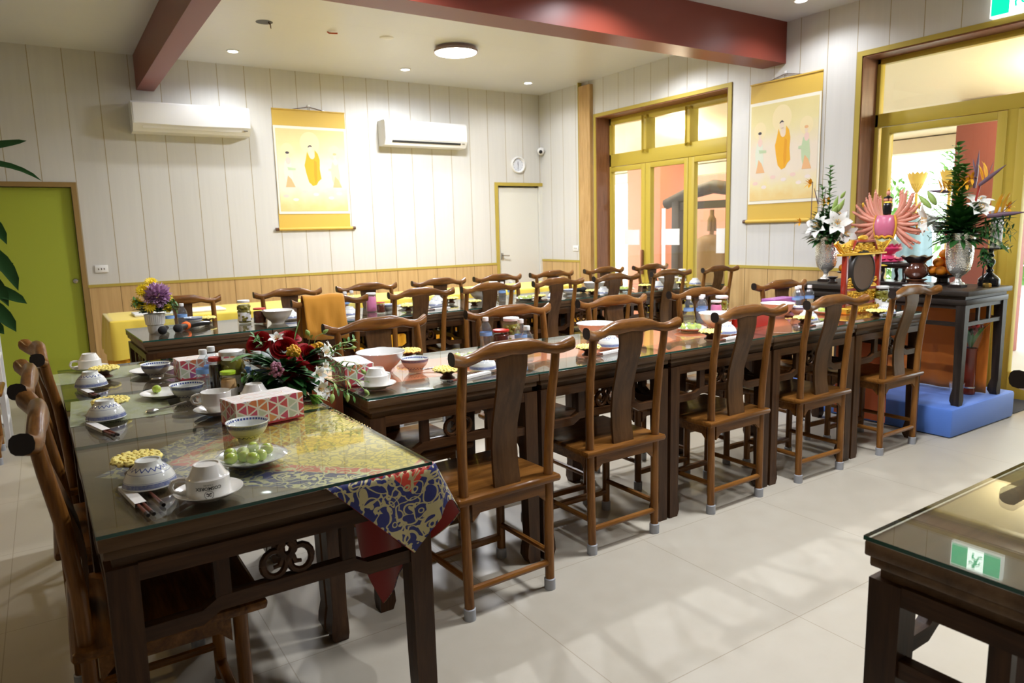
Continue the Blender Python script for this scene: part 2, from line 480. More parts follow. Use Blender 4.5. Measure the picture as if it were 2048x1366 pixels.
def m_brocade():
    """uv is the flat cloth in metres from one edge pair: blue border, red band, yellow field, gold scrolls"""
    m, t, b = nt('brocade with gold scrolls')
    uv = N(t, 'ShaderNodeUVMap'); uv.uv_map = 'cloth'
    s = N(t, 'ShaderNodeSeparateXYZ'); t.links.new(uv.outputs[0], s.inputs[0])
    W = .93
    u, v = s.outputs[0], s.outputs[1]
    d = math_(t, 'MINIMUM', math_(t, 'MINIMUM', u, math_(t, 'SUBTRACT', W, u)), math_(t, 'MINIMUM', v, math_(t, 'SUBTRACT', W, v)))
    n0 = noise(t, uv.outputs[0], 7, 2, .5)
    wv = N(t, 'ShaderNodeVectorMath', operation='SCALE'); wv.inputs['Scale'].default_value = .09
    t.links.new(n0.outputs['Color'], wv.inputs[0])
    av = N(t, 'ShaderNodeVectorMath', operation='ADD'); t.links.new(uv.outputs[0], av.inputs[0]); t.links.new(wv.outputs[0], av.inputs[1])
    vo = N(t, 'ShaderNodeTexVoronoi'); vo.inputs['Scale'].default_value = 24; t.links.new(av.outputs[0], vo.inputs['Vector'])
    rings = math_(t, 'ABSOLUTE', math_(t, 'SUBTRACT', math_(t, 'FRACT', math_(t, 'MULTIPLY', vo.outputs['Distance'], 2.6)), .5))
    g1 = math_(t, 'LESS_THAN', rings, .11)
    n1 = noise(t, uv.outputs[0], 24, 1.5, .5, .6)
    g2 = math_(t, 'LESS_THAN', math_(t, 'ABSOLUTE', math_(t, 'SUBTRACT', n1.outputs[0], .5)), .035)
    gold = math_(t, 'MAXIMUM', g1, g2)
    vb = N(t, 'ShaderNodeTexVoronoi'); vb.inputs['Scale'].default_value = 6.5; t.links.new(uv.outputs[0], vb.inputs['Vector'])
    fl = math_(t, 'LESS_THAN', math_(t, 'ADD', vb.outputs['Distance'], math_(t, 'MULTIPLY', math_(t, 'SUBTRACT', n1.outputs[0], .5), .9)), .17)
    gold = math_(t, 'MAXIMUM', gold, fl)
    blue = math_(t, 'LESS_THAN', d, .112); red = math_(t, 'LESS_THAN', d, .158)
    fine = noise(t, uv.outputs[0], 420, 1)
    base = mixc(t, red, (.80, .56, .025), (.66, .05, .02)); base = mixc(t, blue, base, (.008, .015, .14))
    gcol = mixc(t, red, (.36, .24, .03), (.56, .49, .25))
    col = mixc(t, gold, base, gcol)
    t.links.new(col, b.inputs['Base Color'])
    b.inputs['Roughness'].default_value = .45; b.inputs['Sheen Weight'].default_value = .2
    t.links.new(math_(t, 'MULTIPLY', gold, .45), b.inputs['Metallic'])
    bump(t, b, math_(t, 'ADD', gold, math_(t, 'MULTIPLY', fine.outputs[0], .5)), .25, .003)
    return m
M['brocade'] = m_brocade()

def m_panel(name, col, axis, pitch, phase, groove, streak=.05, grain=None):
    """wall sheet of boards: thin groove lines every `pitch` metres along one world axis"""
    m, t, b = nt(name)
    tc = N(t, 'ShaderNodeTexCoord'); s = N(t, 'ShaderNodeSeparateXYZ'); t.links.new(tc.outputs['Object'], s.inputs[0])
    p = s.outputs['XYZ'.index(axis)]
    f = math_(t, 'FRACT', math_(t, 'DIVIDE', math_(t, 'SUBTRACT', p, phase), pitch))
    d = math_(t, 'MULTIPLY', math_(t, 'MINIMUM', f, math_(t, 'SUBTRACT', 1, f)), pitch)
    line = math_(t, 'LESS_THAN', d, .0032)
    sc = (14, 14, .7) if axis != 'Z' else (1, 1, 1)
    mp = N(t, 'ShaderNodeMapping'); mp.inputs['Scale'].default_value = sc; t.links.new(tc.outputs['Object'], mp.inputs[0])
    n1 = noise(t, mp.outputs[0], 1.6, 4, .6, .3)
    cell = math_(t, 'FLOOR', math_(t, 'DIVIDE', math_(t, 'SUBTRACT', p, phase), pitch))
    wn = N(t, 'ShaderNodeTexWhiteNoise'); wn.noise_dimensions = '1D'; t.links.new(cell, wn.inputs['W'])
    lo = tuple(k * (1 - streak) for k in col); hi = tuple(min(1, k * (1 + streak)) for k in col)
    c = ramp(t, n1.outputs[0], [(.35, lo), (.65, hi)])
    if grain:
        c = ramp(t, n1.outputs[0], [(.32, grain), (.55, col), (.75, hi)])
    hs = N(t, 'ShaderNodeHueSaturation'); t.links.new(c, hs.inputs['Color'])
    t.links.new(math_(t, 'ADD', math_(t, 'MULTIPLY', wn.outputs[0], .05), .975), hs.inputs['Value'])
    c = mixc(t, line, hs.outputs[0], groove)
    t.links.new(c, b.inputs['Base Color']); b.inputs['Roughness'].default_value = .42
    bump(t, b, math_(t, 'SUBTRACT', 1, line), .4, .003)
    return m
WALLC = (.645, .635, .60)
M['wall_x'] = m_panel('cream wall panelling', WALLC, 'X', .2815, .0695, (.36, .29, .15), .02)
M['wall_y'] = m_panel('cream wall panelling side', WALLC, 'Y', .2765, .101, (.36, .29, .15), .02)
M['dado_x'] = m_panel('light oak dado panelling', (.60, .40, .17), 'X', .2815, .0695, (.20, .12, .035), .08, (.50, .31, .12))
M['dado_y'] = m_panel('light oak dado panelling side', (.60, .40, .17), 'Y', .2765, .101, (.20, .12, .035), .08, (.50, .31, .12))
M['oak'] = wood('light oak post', (.36, .22, .08), (.48, .30, .12), (.58, .38, .17), 'z', rough=.4, coat=.1, vary=0)

def m_ceiling():
    m, t, b = nt('cream painted ceiling sheets')
    v = objco(t); n1 = noise(t, v, .7, 2)
    c = ramp(t, n1.outputs[0], [(.3, (.675, .685, .705)), (.7, (.71, .72, .74))])
    s = N(t, 'ShaderNodeSeparateXYZ'); t.links.new(v, s.inputs[0])
    f = math_(t, 'FRACT', math_(t, 'DIVIDE', math_(t, 'SUBTRACT', s.outputs[1], .35), 1.2))
    ln = math_(t, 'LESS_THAN', f, .0022)
    c = mixc(t, math_(t, 'MULTIPLY', ln, .35), c, (.40, .38, .33))
    t.links.new(c, b.inputs['Base Color']); b.inputs['Roughness'].default_value = .32; b.inputs['Specular IOR Level'].default_value = .35
    return m
M['ceiling'] = m_ceiling()

def m_floor():
    m, t, b = nt('beige stone floor tile')
    v = objco(t)
    n1 = noise(t, v, .9, 5, .6, .4); n2 = noise(t, v, 9, 4, .6, .3)
    f = math_(t, 'ADD', math_(t, 'MULTIPLY', n1.outputs[0], .6), math_(t, 'MULTIPLY', n2.outputs[0], .4))
    c = ramp(t, f, [(.3, (.415, .372, .295)), (.5, (.445, .404, .325)), (.7, (.472, .435, .355))])
    s = N(t, 'ShaderNodeSeparateXYZ'); t.links.new(v, s.inputs[0])
    ds = []
    for ax, off in ((0, .54), (1, .64)):
        fr = math_(t, 'FRACT', math_(t, 'DIVIDE', math_(t, 'SUBTRACT', s.outputs[ax], off), .8))
        ds.append(math_(t, 'MINIMUM', fr, math_(t, 'SUBTRACT', 1, fr)))
    ln = math_(t, 'LESS_THAN', math_(t, 'MINIMUM', ds[0], ds[1]), .0022)
    c = mixc(t, math_(t, 'MULTIPLY', ln, .7), c, (.27, .22, .15))
    t.links.new(c, b.inputs['Base Color'])
    rr = ramp(t, n2.outputs[0], [(.3, (.36, .36, .36)), (.7, (.46, .46, .46))])
    t.links.new(rr, b.inputs['Roughness']); b.inputs['Specular IOR Level'].default_value = .45
    return m
M['floor'] = m_floor()

def m_painting():
    m, t, b = nt('pale painted silk')
    tc = N(t, 'ShaderNodeTexCoord'); s = N(t, 'ShaderNodeSeparateXYZ'); t.links.new(tc.outputs['Object'], s.inputs[0])
    zf = math_(t, 'DIVIDE', math_(t, 'ADD', s.outputs[2], .46), .92)
    n1 = noise(t, tc.outputs['Object'], 6, 4)
    z2 = math_(t, 'ADD', zf, math_(t, 'MULTIPLY', math_(t, 'SUBTRACT', n1.outputs[0], .5), .25))
    c = ramp(t, z2, [(.02, (.78, .58, .24)), (.14, (.80, .70, .38)), (.28, (.80, .70, .56)), (.55, (.80, .70, .56)), (.78, (.79, .70, .36)), (1, (.74, .64, .30))])
    t.links.new(c, b.inputs['Base Color']); b.inputs['Roughness'].default_value = .7
    return m
M['painting'] = m_painting()
for k, c in dict(robe=(.82, .42, .02), robe2=(.76, .34, .015), face=(.80, .66, .50), hairp=(.07, .06, .07), halo=(.84, .72, .42), pgreen=(.52, .64, .40), ppale=(.72, .76, .62), psalmon=(.80, .46, .22), ppink=(.82, .60, .52), plotus=(.82, .72, .66)).items():
    M['p_' + k] = mat('scroll paint ' + k, c, .7)

# ------------------------------------------------------------------ the room
XR, YB, ZC = 6.007, 8.355, 3.254
def boxobj(name, lo, hi, m, parent=None, bev=0.0):
    mb = MB(); c = [(a + b) / 2 for a, b in zip(lo, hi)]
    mb.box(c, [b - a for a, b in zip(lo, hi)], bev=bev)
    return mb.build(name, m, parent, smooth=30 if bev else 0)
def boxes(name, lst, m, parent=None, bev=0.0):
    mb = MB()
    for lo, hi in lst:
        mb.box([(a + b) / 2 for a, b in zip(lo, hi)], [b - a for a, b in zip(lo, hi)], bev=bev)
    return mb.build(name, m, parent, smooth=30 if bev else 0)

XL, YF = -3.6, -3.6
struct(boxobj('floor', (XL, YF, -.1), (XR + .35, YB + .1, 0), M['floor']), 'beige stone tile floor of the dining hall', 'floor')
struct(boxobj('ceiling', (XL, YF, ZC), (XR + .35, YB + .1, ZC + .1), M['ceiling']), 'cream ceiling over the dining hall', 'ceiling')
# back wall with two door openings and an added backing against light leaks
GD = (-.60, .300, 1.943)      # green door opening x0, x1, top
WD = (5.262, 5.965, 2.015)    # small white door opening
struct(boxes('wall_back', [((XL, YB, 0), (GD[0], YB + .1, ZC)), ((XL, YB + .1, 0), (XR + .35, YB + .16, ZC)), ((GD[0], YB, GD[2]), (GD[1], YB + .1, ZC)), ((GD[1], YB, 0), (WD[0], YB + .1, ZC)),
                           ((WD[0], YB, WD[2]), (WD[1], YB + .1, ZC)), ((WD[1], YB, 0), (XR + .35, YB + .1, ZC))], M['wall_x']), 'cream panelled back wall behind the tables', 'wall')
# right wall with two glazed door openings
D1 = (5.063, 7.150, 2.788); D2 = (1.10, 3.640, 2.790)
struct(boxes('wall_right', [((XR, D1[1], 0), (XR + .3, YB, ZC)), ((XR, D1[0], D1[2]), (XR + .3, D1[1], ZC)), ((XR, D2[1], 0), (XR + .3, D1[0], ZC)),
                            ((XR, D2[0], D2[2]), (XR + .3, D2[1], ZC)), ((XR, YF, 0), (XR + .3, D2[0], ZC))], M['wall_y']), 'cream panelled wall with the glazed doors', 'wall')
struct(boxobj('wall_left', (XL - .1, YF, 0), (XL, YB + .1, ZC), M['wall_y']), 'cream panelled wall outside the view', 'wall')
struct(boxobj('wall_front', (XL, YF - .1, 0), (XR + .35, YF, ZC), M['wall_x']), 'cream panelled wall behind the viewer', 'wall')
# dado of oak boards + olive cap strip
DT = .014
def dado_back(n, x0, x1, h):
    struct(boxobj(f'trim_{n}', (x0, YB - DT, 0), (x1, YB, h), M['dado_x']), 'light oak dado boards on the back wall', 'trim')
    struct(boxobj(f'trim_{n+1}', (x0, YB - DT - .006, h), (x1, YB, h + .028), M['olive2']), 'olive strip capping the oak dado', 'trim')
def dado_right(n, y0, y1, h):
    struct(boxobj(f'trim_{n}', (XR - DT, y0, 0), (XR, y1, h), M['dado_y']), 'light oak dado boards on the glazed wall', 'trim')
    struct(boxobj(f'trim_{n+1}', (XR - DT - .006, y0, h), (XR, y1, h + .028), M['olive2']), 'olive strip capping the oak dado', 'trim')
dado_back(1, .347, 5.217, .947)
dado_back(3, XL, -.65, .947)
dado_right(5, 7.45, YB, .965)
dado_right(7, 3.69, 5.018, .965)
dado_right(9, YF, 1.05, .965)
# oak post beside the first glazed door, olive edge
struct(boxobj('trim_11', (XR - .055, 7.212, 0), (XR, 7.436, 3.20), M['oak']), 'light oak post between corner and glazed door', 'trim')
struct(boxobj('trim_12', (XR - .058, 7.436, 0), (XR, 7.448, 3.254), M['olive2']), 'olive edge strip of the oak post', 'trim')
# beams
struct(boxobj('beam_1', (.967, YF, 2.915), (1.130, YB, ZC), M['redpaint']), 'dark red beam running to the back wall', 'beam')
struct(boxobj('beam_2', (1.130, 4.400, 2.885), (XR, 4.660, ZC), M['redpaint']), 'dark red beam running to the glazed wall', 'beam')

# green door
d = empty('door_1'); struct(d, 'lime green flush door in an olive brown frame', 'door')
boxes('door_frame', [((GD[1], YB - .018, 0), (GD[1] + .046, YB + .1, GD[2])), ((GD[0] - .046, YB - .018, 0), (GD[0], YB + .1, GD[2])), ((GD[0] - .046, YB - .018, GD[2]), (GD[1] + .046, YB + .1, GD[2] + .046))],
      mat('olive brown door frame', (.30, .19, .06), .5), d)
leaf = boxobj('door_leaf', (GD[0] + .004, YB + .03, .008), (GD[1] - .004, YB + .07, GD[2] - .006), M['green_door'], d)
h = MB(); h.lathe([(0, -.004), (.026, -.004), (.028, 0), (.022, .012), (0, .014)], 14, M=Matrix.Translation((GD[1] - .055, YB + .026, 1.02)) @ Matrix.Rotation(pi / 2, 4, 'X')); h.build('door_lock', M['chrome'], leaf)
# white door
d = empty('door_2'); struct(d, 'small off white door in an olive frame near the corner', 'door')
boxes('door_frame', [((WD[0] - .045, YB - .022, 0), (WD[0], YB + .1, WD[2])), ((WD[0] - .045, YB - .022, WD[2]), (XR, YB + .1, WD[2] + .045))], M['olive2'], d)
boxobj('door_jamb', (WD[1] - .008, YB - .01, 0), (XR, YB + .1, WD[2]), M['whitedoor'], d)
leaf = boxobj('door_leaf', (WD[0] + .012, YB + .022, .008), (WD[1] - .014, YB + .06, WD[2] - .02), M['whitedoor'], d)
h = MB(); h.box((WD[0] + .06, YB + .012, 1.06), (.03, .02, .09), bev=.006); h.tube([(WD[0] + .06, YB + .01, 1.07), (WD[0] + .06, YB - .03, 1.07), (WD[0] + .15, YB - .032, 1.065)], .009, 8); h.build('door_handle', M['chrome'], leaf)

# glazed doors ------------------------------------------------------
def glazed(idx, y0, y1, top, leaves, trans, label, tz0, tz1, leaf_top, gl_bot, gl_top, rail):
    d = empty(f'door_{idx}'); struct(d, label, 'glazed door')
    # casing strip on the wall face and brown reveal
    boxes('door_casing', [((XR - .012, y0 - .045, 0), (XR, y0, top + .042)), ((XR - .012, y1, 0), (XR, y1 + .045, top + .042)), ((XR - .012, y0, top), (XR, y1, top + .042))], M['olive2'], d)
    boxes('door_reveal', [((XR - .004, y0 - .002, 0), (XR + .22, y0 + .012, top)), ((XR - .004, y1 - .012, 0), (XR + .22, y1 + .002, top)), ((XR - .004, y0, top - .012), (XR + .22, y1, top + .002))], M['reveal'], d)
    x0, x1 = XR + .205, XR + .275
    yy0, yy1 = y0 + .012, y1 - .012
    fr = [((x0, yy0, 0), (x1, yy0 + .06, top)), ((x0, yy1 - .032, 0), (x1, yy1, top)), ((x0, yy0, tz1), (x1, yy1, top)), ((x0, yy0, rail[0]), (x1, yy1, rail[1]))]
    for a, b in zip(trans[:-1], trans[1:]):
        fr.append(((x0, a[0] if a[0] < a[1] else a[1], tz0), (x1, max(b), tz1)))
    boxes('door_frame', fr, M['olive'], d, bev=.004)
    for (a, b) in trans:
        lo, hi = min(a, b), max(a, b)
        boxobj('transom_pane', (x0 + .03, lo - .005, tz0 - .005), (x0 + .036, hi + .005, tz1 + .005), M['window_glass'], d)
    for (l0, l1, g0, g1, hx) in leaves:
        lf = boxes('door_leaf', [((x0 - .008, l0, .005), (x1 - .012, g0, leaf_top)), ((x0 - .008, g1, .005), (x1 - .012, l1, leaf_top)), ((x0 - .008, g0, .005), (x1 - .012, g1, gl_bot)), ((x0 - .008, g0, gl_top), (x1 - .012, g1, leaf_top))], M['olive'], d, bev=.003)
        boxobj('glass_pane', (x0 + .02, g0 - .004, gl_bot - .004), (x0 + .026, g1 + .004, gl_top + .004), M['window_glass'], lf)
        if hx is not None:
            hb = MB(); hb.box((x0 - .03, hx, .98), (.03, .03, .30), bev=.006); hb.build('door_handle', M['reveal'], lf)
    return d
glazed(3, D1[0], D1[1], D1[2], [(6.480, 7.118, 6.548, 7.100, 6.505), (5.790, 6.474, 5.850, 6.388, None), (5.125, 5.782, 5.19, 5.697, None)],
       [(6.512, 7.120), (5.818, 6.428), (5.130, 5.744)], 'olive framed glazed folding doors with three upper panes', 2.334, 2.695, 2.172, .12, 2.112, (2.178, 2.334))
glazed(4, D2[0], D2[1], D2[2], [(2.585, 3.560, 2.652, 3.486, None), (1.17, 2.512, 1.24, 2.446, None)],
       [(1.16, 3.575)], 'olive framed glazed double doors behind the altar', 2.322, 2.735, 2.204, .212, 2.144, (2.210, 2.322))
struct(boxobj('trim_13', (XR + .207, 2.512, 0), (XR + .262, 2.585, 2.21), M['olive']), 'olive mullion between the altar door leaves', 'trim')
# paper notices taped on the folding doors
for i, (a, b, z0, z1, lb) in enumerate([(6.602, 6.877, 1.19, 1.377, 'white paper notice taped on the first folding door leaf'), (5.932, 6.224, 1.19, 1.378, 'white paper notice on the middle folding door leaf'), (5.19, 5.386, 1.10, 1.37, 'white paper notice on the last folding door leaf')]):
    tag(boxobj('paper_notice', (XR + .2225, a, z0), (XR + .2235, b, z1), M['whitepaper']), lb, 'notice', 'notices on the folding doors')
tag(boxobj('paper_strip', (XR + .2205, 6.155, .74), (XR + .2215, 6.218, 1.62), M['whitepaper']), 'long white paper strip taped upright on the middle folding door leaf', 'paper strip')
# ------------------------------------------------------------------ chairs
def make_chair():
    r = empty('dining_chair')
    cz, cx, cy = M['chair_z'], M['chair_x'], M['chair_y']
    # seat
    s = MB(); s.box((0, .003, .457), (.462, .441, .028), bev=.011); s.build('seat', cx, r)
    # aprons with shaped brackets
    a = MB()
    def apron(w, yy, n=10):
        top = [(-w, .444), (w, .444)]
        bot = []
        for k in range(n + 1):
            u = -w + 2 * w * k / n
            e = max(0, abs(u) / w - .80) / .20
            bot.append((u, .400 - .03 * e * e))
        return top + list(reversed(bot))
    a.prism(apron(.165, 0), -.196, -.180); a.prism(apron(.165, 0), .150, .166)
    for sx in (-1, 1):
        a.prism([(p[0] * .9 - .015, p[1]) for p in apron(.165, 0)], sx * .194 - .008, sx * .194 + .008, axis='x')
    a.build('apron', cx, r)
    # legs: rear legs run up into the back posts
    for sx in (-1, 1):
        l = MB()
        l.tube([(sx * .186, -.187, .0), (sx * .188, -.185, .22), (sx * .190, -.183, .45), (sx * .194, -.186, .60), (sx * .199, -.200, .78), (sx * .202, -.220, .90), (sx * .202, -.229, .968)],
               [.0185, .0185, .0185, .0185, .018, .017, .0165], 10)
        lg = l.build('leg', cz, r)
        c = MB(); c.lathe([(.0, -.001), (.0225, -.001), (.0225, .042), (.0185, .045)], 14, c=(sx * .186, -.187, 0.001)); c.build('foot_cap', M['footcap'], lg)
        l = MB(); l.tube([(sx * .190, .158, 0), (sx * .192, .158, .45)], .0185, 10); lg = l.build('leg', cz, r)
        c = MB(); c.lathe([(.0, -.001), (.0225, -.001), (.0225, .042), (.0185, .045)], 14, c=(sx * .190, .158, 0.001)); c.build('foot_cap', M['footcap'], lg)
    # stretchers
    t = MB(); t.tube([(-.186, -.187, .112), (.186, -.187, .112)], .0135, 8); t.build('stretcher', cx, r)
    t = MB(); t.box((0, .158, .096), (.37, .030, .026), bev=.005); t.build('stretcher', cx, r)
    for sx in (-1, 1):
        t = MB(); t.tube([(sx * .187, -.187, .152), (sx * .190, .158, .152)], .0125, 8); t.build('stretcher', cy, r)
    # splat: S curved board
    yz = [(-.180, .470), (-.170, .54), (-.166, .62), (-.174, .70), (-.196, .78), (-.220, .86), (-.232, .92), (-.230, .972)]
    w = [.058, .056, .055, .055, .057, .060, .063, .068]
    P = []
    for (yy, zz), hw in zip(yz, w):
        P.append([(-hw, yy - .006, zz), (hw, yy - .006, zz), (hw, yy + .006, zz), (-hw, yy + .006, zz)])
    b = MB(); b.grid(P, close=True); n = len(P)
    b.f += [(0, 1, 2, 3), (4 * n - 1, 4 * n - 2, 4 * n - 3, 4 * n - 4)]; b.m += [0, 0]
    b.build('back_splat', M['splat'], r, smooth=50)
    # yoke crest rail
    prof = [(0, .989, .031, .0205), (.05, .9885, .0315, .0205), (.078, .987, .0315, .0205), (.098, .986, .027, .020), (.125, .983, .022, .0195), (.16, .972, .0200, .0195), (.195, .966, .0203, .0200), (.222, .969, .0215, .0215), (.243, .977, .0235, .0235), (.2595, .984, .0245, .0240)]
    full = [(-x, z, h, dd) for x, z, h, dd in reversed(prof[1:])] + prof
    seg = 12; vs = []
    for x, z, h, dd in full:
        ax = abs(x); y = -.232 + .012 * max(0, 1 - ax / .2) - .020 * max(0, (ax - .19) / .07) ** 1.6
        for k in range(seg):
            a_ = 2 * pi * k / seg; ca, sa = cos(a_), sin(a_)
            sq = lambda q: math.copysign(abs(q) ** .8, q)
            vs.append((x, y + dd * sq(ca), z + h * sq(sa)))
    y = MB(); fs = []
    for i in range(len(full) - 1):
        for k in range(seg):
            p = i * seg + k; q = i * seg + (k + 1) % seg
            fs.append((p, p + seg, q + seg, q))
    y.add(vs, fs, 0)
    e = (len(full) - 1) * seg
    y.f += [tuple(range(seg)), tuple(reversed(range(e, e + seg)))]; y.m += [1, 1]
    y.build('crest_rail', [cx, M['endgrain']], r, smooth=55)
    return r
M['splat'] = wood('chair splat board', (.036, .0145, .0042), (.070, .031, .0098), (.11, .052, .018), 'z', rough=.4, coat=.15, sc=.8)
chair = make_chair()
def put_chair(x, y, rz, label, group):
    return place(chair, x, y, 0, rz, label, 'chair', group)
ordn = ['first', 'second', 'third', 'fourth', 'fifth', 'sixth', 'seventh', 'eighth']
G = 'yoke back dining chairs'
# camera side of the middle row
for i, (x, y) in enumerate([(1.345, 2.315), (2.052, 2.457), (2.800, 2.457), (3.512, 2.457), (4.300, 2.457)]):
    lb = ['brown yoke back chair pulled out slightly, beside the hanging brocade corner', 'second yoke back chair from the brocade cloth along the middle row', 'third yoke back chair from the brocade cloth, middle of its row',
          'fourth yoke back chair from the brocade cloth, seen from behind', 'brown yoke back chair at the altar end, in front of the red hanging cloth'][i]
    put_chair(x, y, radians([2, 0, 1, -1, 0][i]), lb, G)
# far side of the middle row
for i, x in enumerate([1.2747, 2.0017, 2.7235, 3.4349, 4.2366]):
    yy = 3.135 - .0098 * (x - 1.3)
    lb = ['yoke back chair across the middle row, behind the rose bouquet and large bowl', 'second chair across the middle row, behind the jar of pickles', 'third chair across the middle row, facing the glass topped tables',
          'fourth chair across the middle row, behind the water bottles and pickle jar', 'dark yoke back chair across the middle row, closest to the altar'][i]
    put_chair(x * yy / 3.0907, yy - .235, pi + radians([2, -1, 1, 0, -3][i]), lb, G)
# back row: front edge y = 4.60 + .038 (x - .43)
RB = math.atan(.036)
def yB(x): return 4.585 + .036 * (x - .43)
for i, x in enumerate([1.535, 2.206, 2.788, 3.411, 4.028, 4.675, 5.33]):
    X = x
    for _ in range(4): X = x * (yB(X) - .075) / 4.5745
    lb = ['yoke back chair draped with a folded orange brown robe', 'back row chair just beyond the robe draped chair, seen from behind', 'third chair seen from behind along the back row, near the dark bench leg of the jar tables',
          'fourth chair seen from behind along the back row', 'fifth chair seen from behind along the back row', 'sixth chair seen from behind, before the folding glazed doors', 'last chair seen from behind at the window end of the back row'][i]
    if i == 2: lb = 'third chair seen from behind along the back row'
    put_chair(X, yB(X) - .075 + .235, RB + radians([1, 0, -1, 1, 0, 1, 0][i]), lb, G)
    if i == 0: ROBE = (X, yB(X) - .075)
for i, x in enumerate([.765, 1.5225, 2.145, 2.787, 3.3819, 3.9771, 4.6133, 5.2501]):
    X = x
    for _ in range(4): X = x * (yB(X) + .805) / 5.37
    lb = ['wall side chair half hidden behind the potted yellow and lilac flowers'] + [f'{o} chair from the potted flowers on the wall side of the back row' for o in ordn[1:7]] + ['last wall side chair of the back row, nearest the folding doors']
    put_chair(X, yB(X) + .805 - .235, pi + RB + radians([-3, 1, 0, -1, 1, 0, -1, 1][i]), lb[i], G)
# end column, facing the tables
put_chair(.172, 2.035, -pi / 2 + radians(0), 'yoke back chair at the brocade table with its seat tucked underneath', G)
put_chair(.148, 2.695, -pi / 2 + radians(0), 'middle yoke back chair along the column of three tables', G)
put_chair(.170, 3.340, -pi / 2 + radians(5), 'yoke back chair furthest along the column, before the lime green door', G)
put_chair(-.535, 5.70, -pi / 2, 'wooden chair cut off by the frame beside the white metal rack', G)
put_chair(2.350, .545, pi, 'chair cut off by the frame behind the bare glass table', G)

# ------------------------------------------------------------------ tables
TW = .744
def make_table():
    r = empty('dining_table')
    hw = TW / 2
    t = MB()
    t.box((0, 0, .8015), (TW, TW, .030), bev=.004); t.box((0, 0, .7765), (TW - .014, TW - .014, .022), bev=.005)
    t.box((0, 0, .755), (TW - .044, TW - .044, .024))
    t.build('tabletop', [M['tabletop']], r)
    g = MB(); z0, z1, e = .8168, TZ, hw + .0012
    vs = [(a * e, b * e, z) for z in (z0, z1) for a, b in ((-1, -1), (1, -1), (1, 1), (-1, 1))]
    g.add(vs, [(3, 2, 1, 0), (4, 5, 6, 7)], 0); g.add(vs, [(0, 1, 5, 4), (1, 2, 6, 5), (2, 3, 7, 6), (3, 0, 4, 7)], 1)
    g.build('glass_top', [M['glass_top'], M['glass_edge']], r, smooth=0)
    lo = hw - .008
    # legs with a hoof foot
    for sx in (-1, 1):
        for sy in (-1, 1):
            P = []
            for z, w, d in [(.744, .060, .060), (.30, .056, .056), (.11, .052, .052), (.065, .060, .060), (.03, .062, .062), (0, .050, .050)]:
                x1, y1 = sx * lo, sy * lo; x0, y0 = sx * (lo - w), sy * (lo - d)
                P.append([(x0, y0, z), (x1, y0, z), (x1, y1, z), (x0, y1, z)])
            l = MB(); l.grid(P, close=True); l.f += [(20, 21, 22, 23), (3, 2, 1, 0)]; l.m += [0, 0]
            l.build('leg', M['table_z'], r, smooth=30)
    # four sides: apron, humped rail, two struts, cloud motif
    for k in range(4):
        R = Matrix.Rotation(k * pi / 2, 4, 'Z')
        ap = MB(); ap.box((0, -lo + .014, .727), (TW - .136, .026, .038), M=R); ap.build('apron', M['table_x'] if k % 2 == 0 else M['table_y'], r, smooth=0)
        rl = MB(); w = lo - .055
        xs = [(-w, 0), (-w * .62, 0), (-w * .5, .022), (w * .5, .022), (w * .62, 0), (w, 0)]
        poly = [(x, .567 + dz) for x, dz in xs] + [(x, .600 + dz) for x, dz in reversed(xs)]
        rl.prism(poly, -lo + .006, -lo + .034, M=R); rl.build('rail', M['table_x'] if k % 2 == 0 else M['table_y'], r, smooth=30)
        for sx in (-1, 1):
            st = MB(); st.box((sx * .145, -lo + .018, .663), (.034, .022, .096), M=R); st.build('strut', M['table_z'], r, smooth=0)
        mo = MB(); y = -lo + .018
        for sx in (-1, 1):
            mo.tube([(sx * (.030 + .027 * cos(a)), y, .657 + .031 * sin(a)) for a in [i * 2 * pi / 14 for i in range(15)]], .0085, 6, M=R, cap=False)
            mo.tube([(sx * .004, y, .702), (sx * .014, y, .690), (sx * .010, y, .672), (sx * .018, y, .650), (sx * .032, y, .648)], [.008, .009, .008, .007, .005], 6, M=R)
        mo.tube([(.020 * cos(a), y, .688 + .020 * sin(a)) for a in [i * 2 * pi / 12 for i in range(13)]], .008, 6, M=R, cap=False)
        mo.sphere((0, y, .662), (.012, .009, .018), 8, 6, M=R)
        mo.build('cloud_motif', M['table_x'], r, smooth=60)
    return r
table = make_table()
def put_table(x, y, rz, label, group):
    return place(table, x, y, 0, rz, label, 'table', group)
GT = 'glass topped wooden tables'
# column of three tables, turned a little
RC = radians(.75)
def col_pt(i, dx=0., dy=0.):
    p = Matrix.Rotation(RC, 2) @ Vector((.3745 + dx, .3735 + i * .7485 + dy)); return (.026 + p.x, 1.566 + p.y)
for i, lb in enumerate(['dark wooden table carrying the draped brocade cloth and grape plate', 'dark wooden table carrying the rose bouquet, jars and bottles', 'dark wooden table at the lime green door end of the column']):
    put_table(*col_pt(i), RC, lb, GT)
# middle row
RA = radians(-.55)
def rowA(i, dx=0., dy=0.):
    p = Matrix.Rotation(RA, 2) @ Vector((.3735 + i * .7475 + dx, .3735 + dy)); return (.906 + p.x, 2.345 + p.y)
for i, lb in enumerate(['middle row table next to the rose bouquet, with the large white bowl', 'second middle row table from the roses', 'third middle row table, with a heaped plate and bottle group', 'fourth middle row table from the roses', 'middle row table at the altar end under the gong']):
    put_table(*rowA(i), RA, lb, GT)
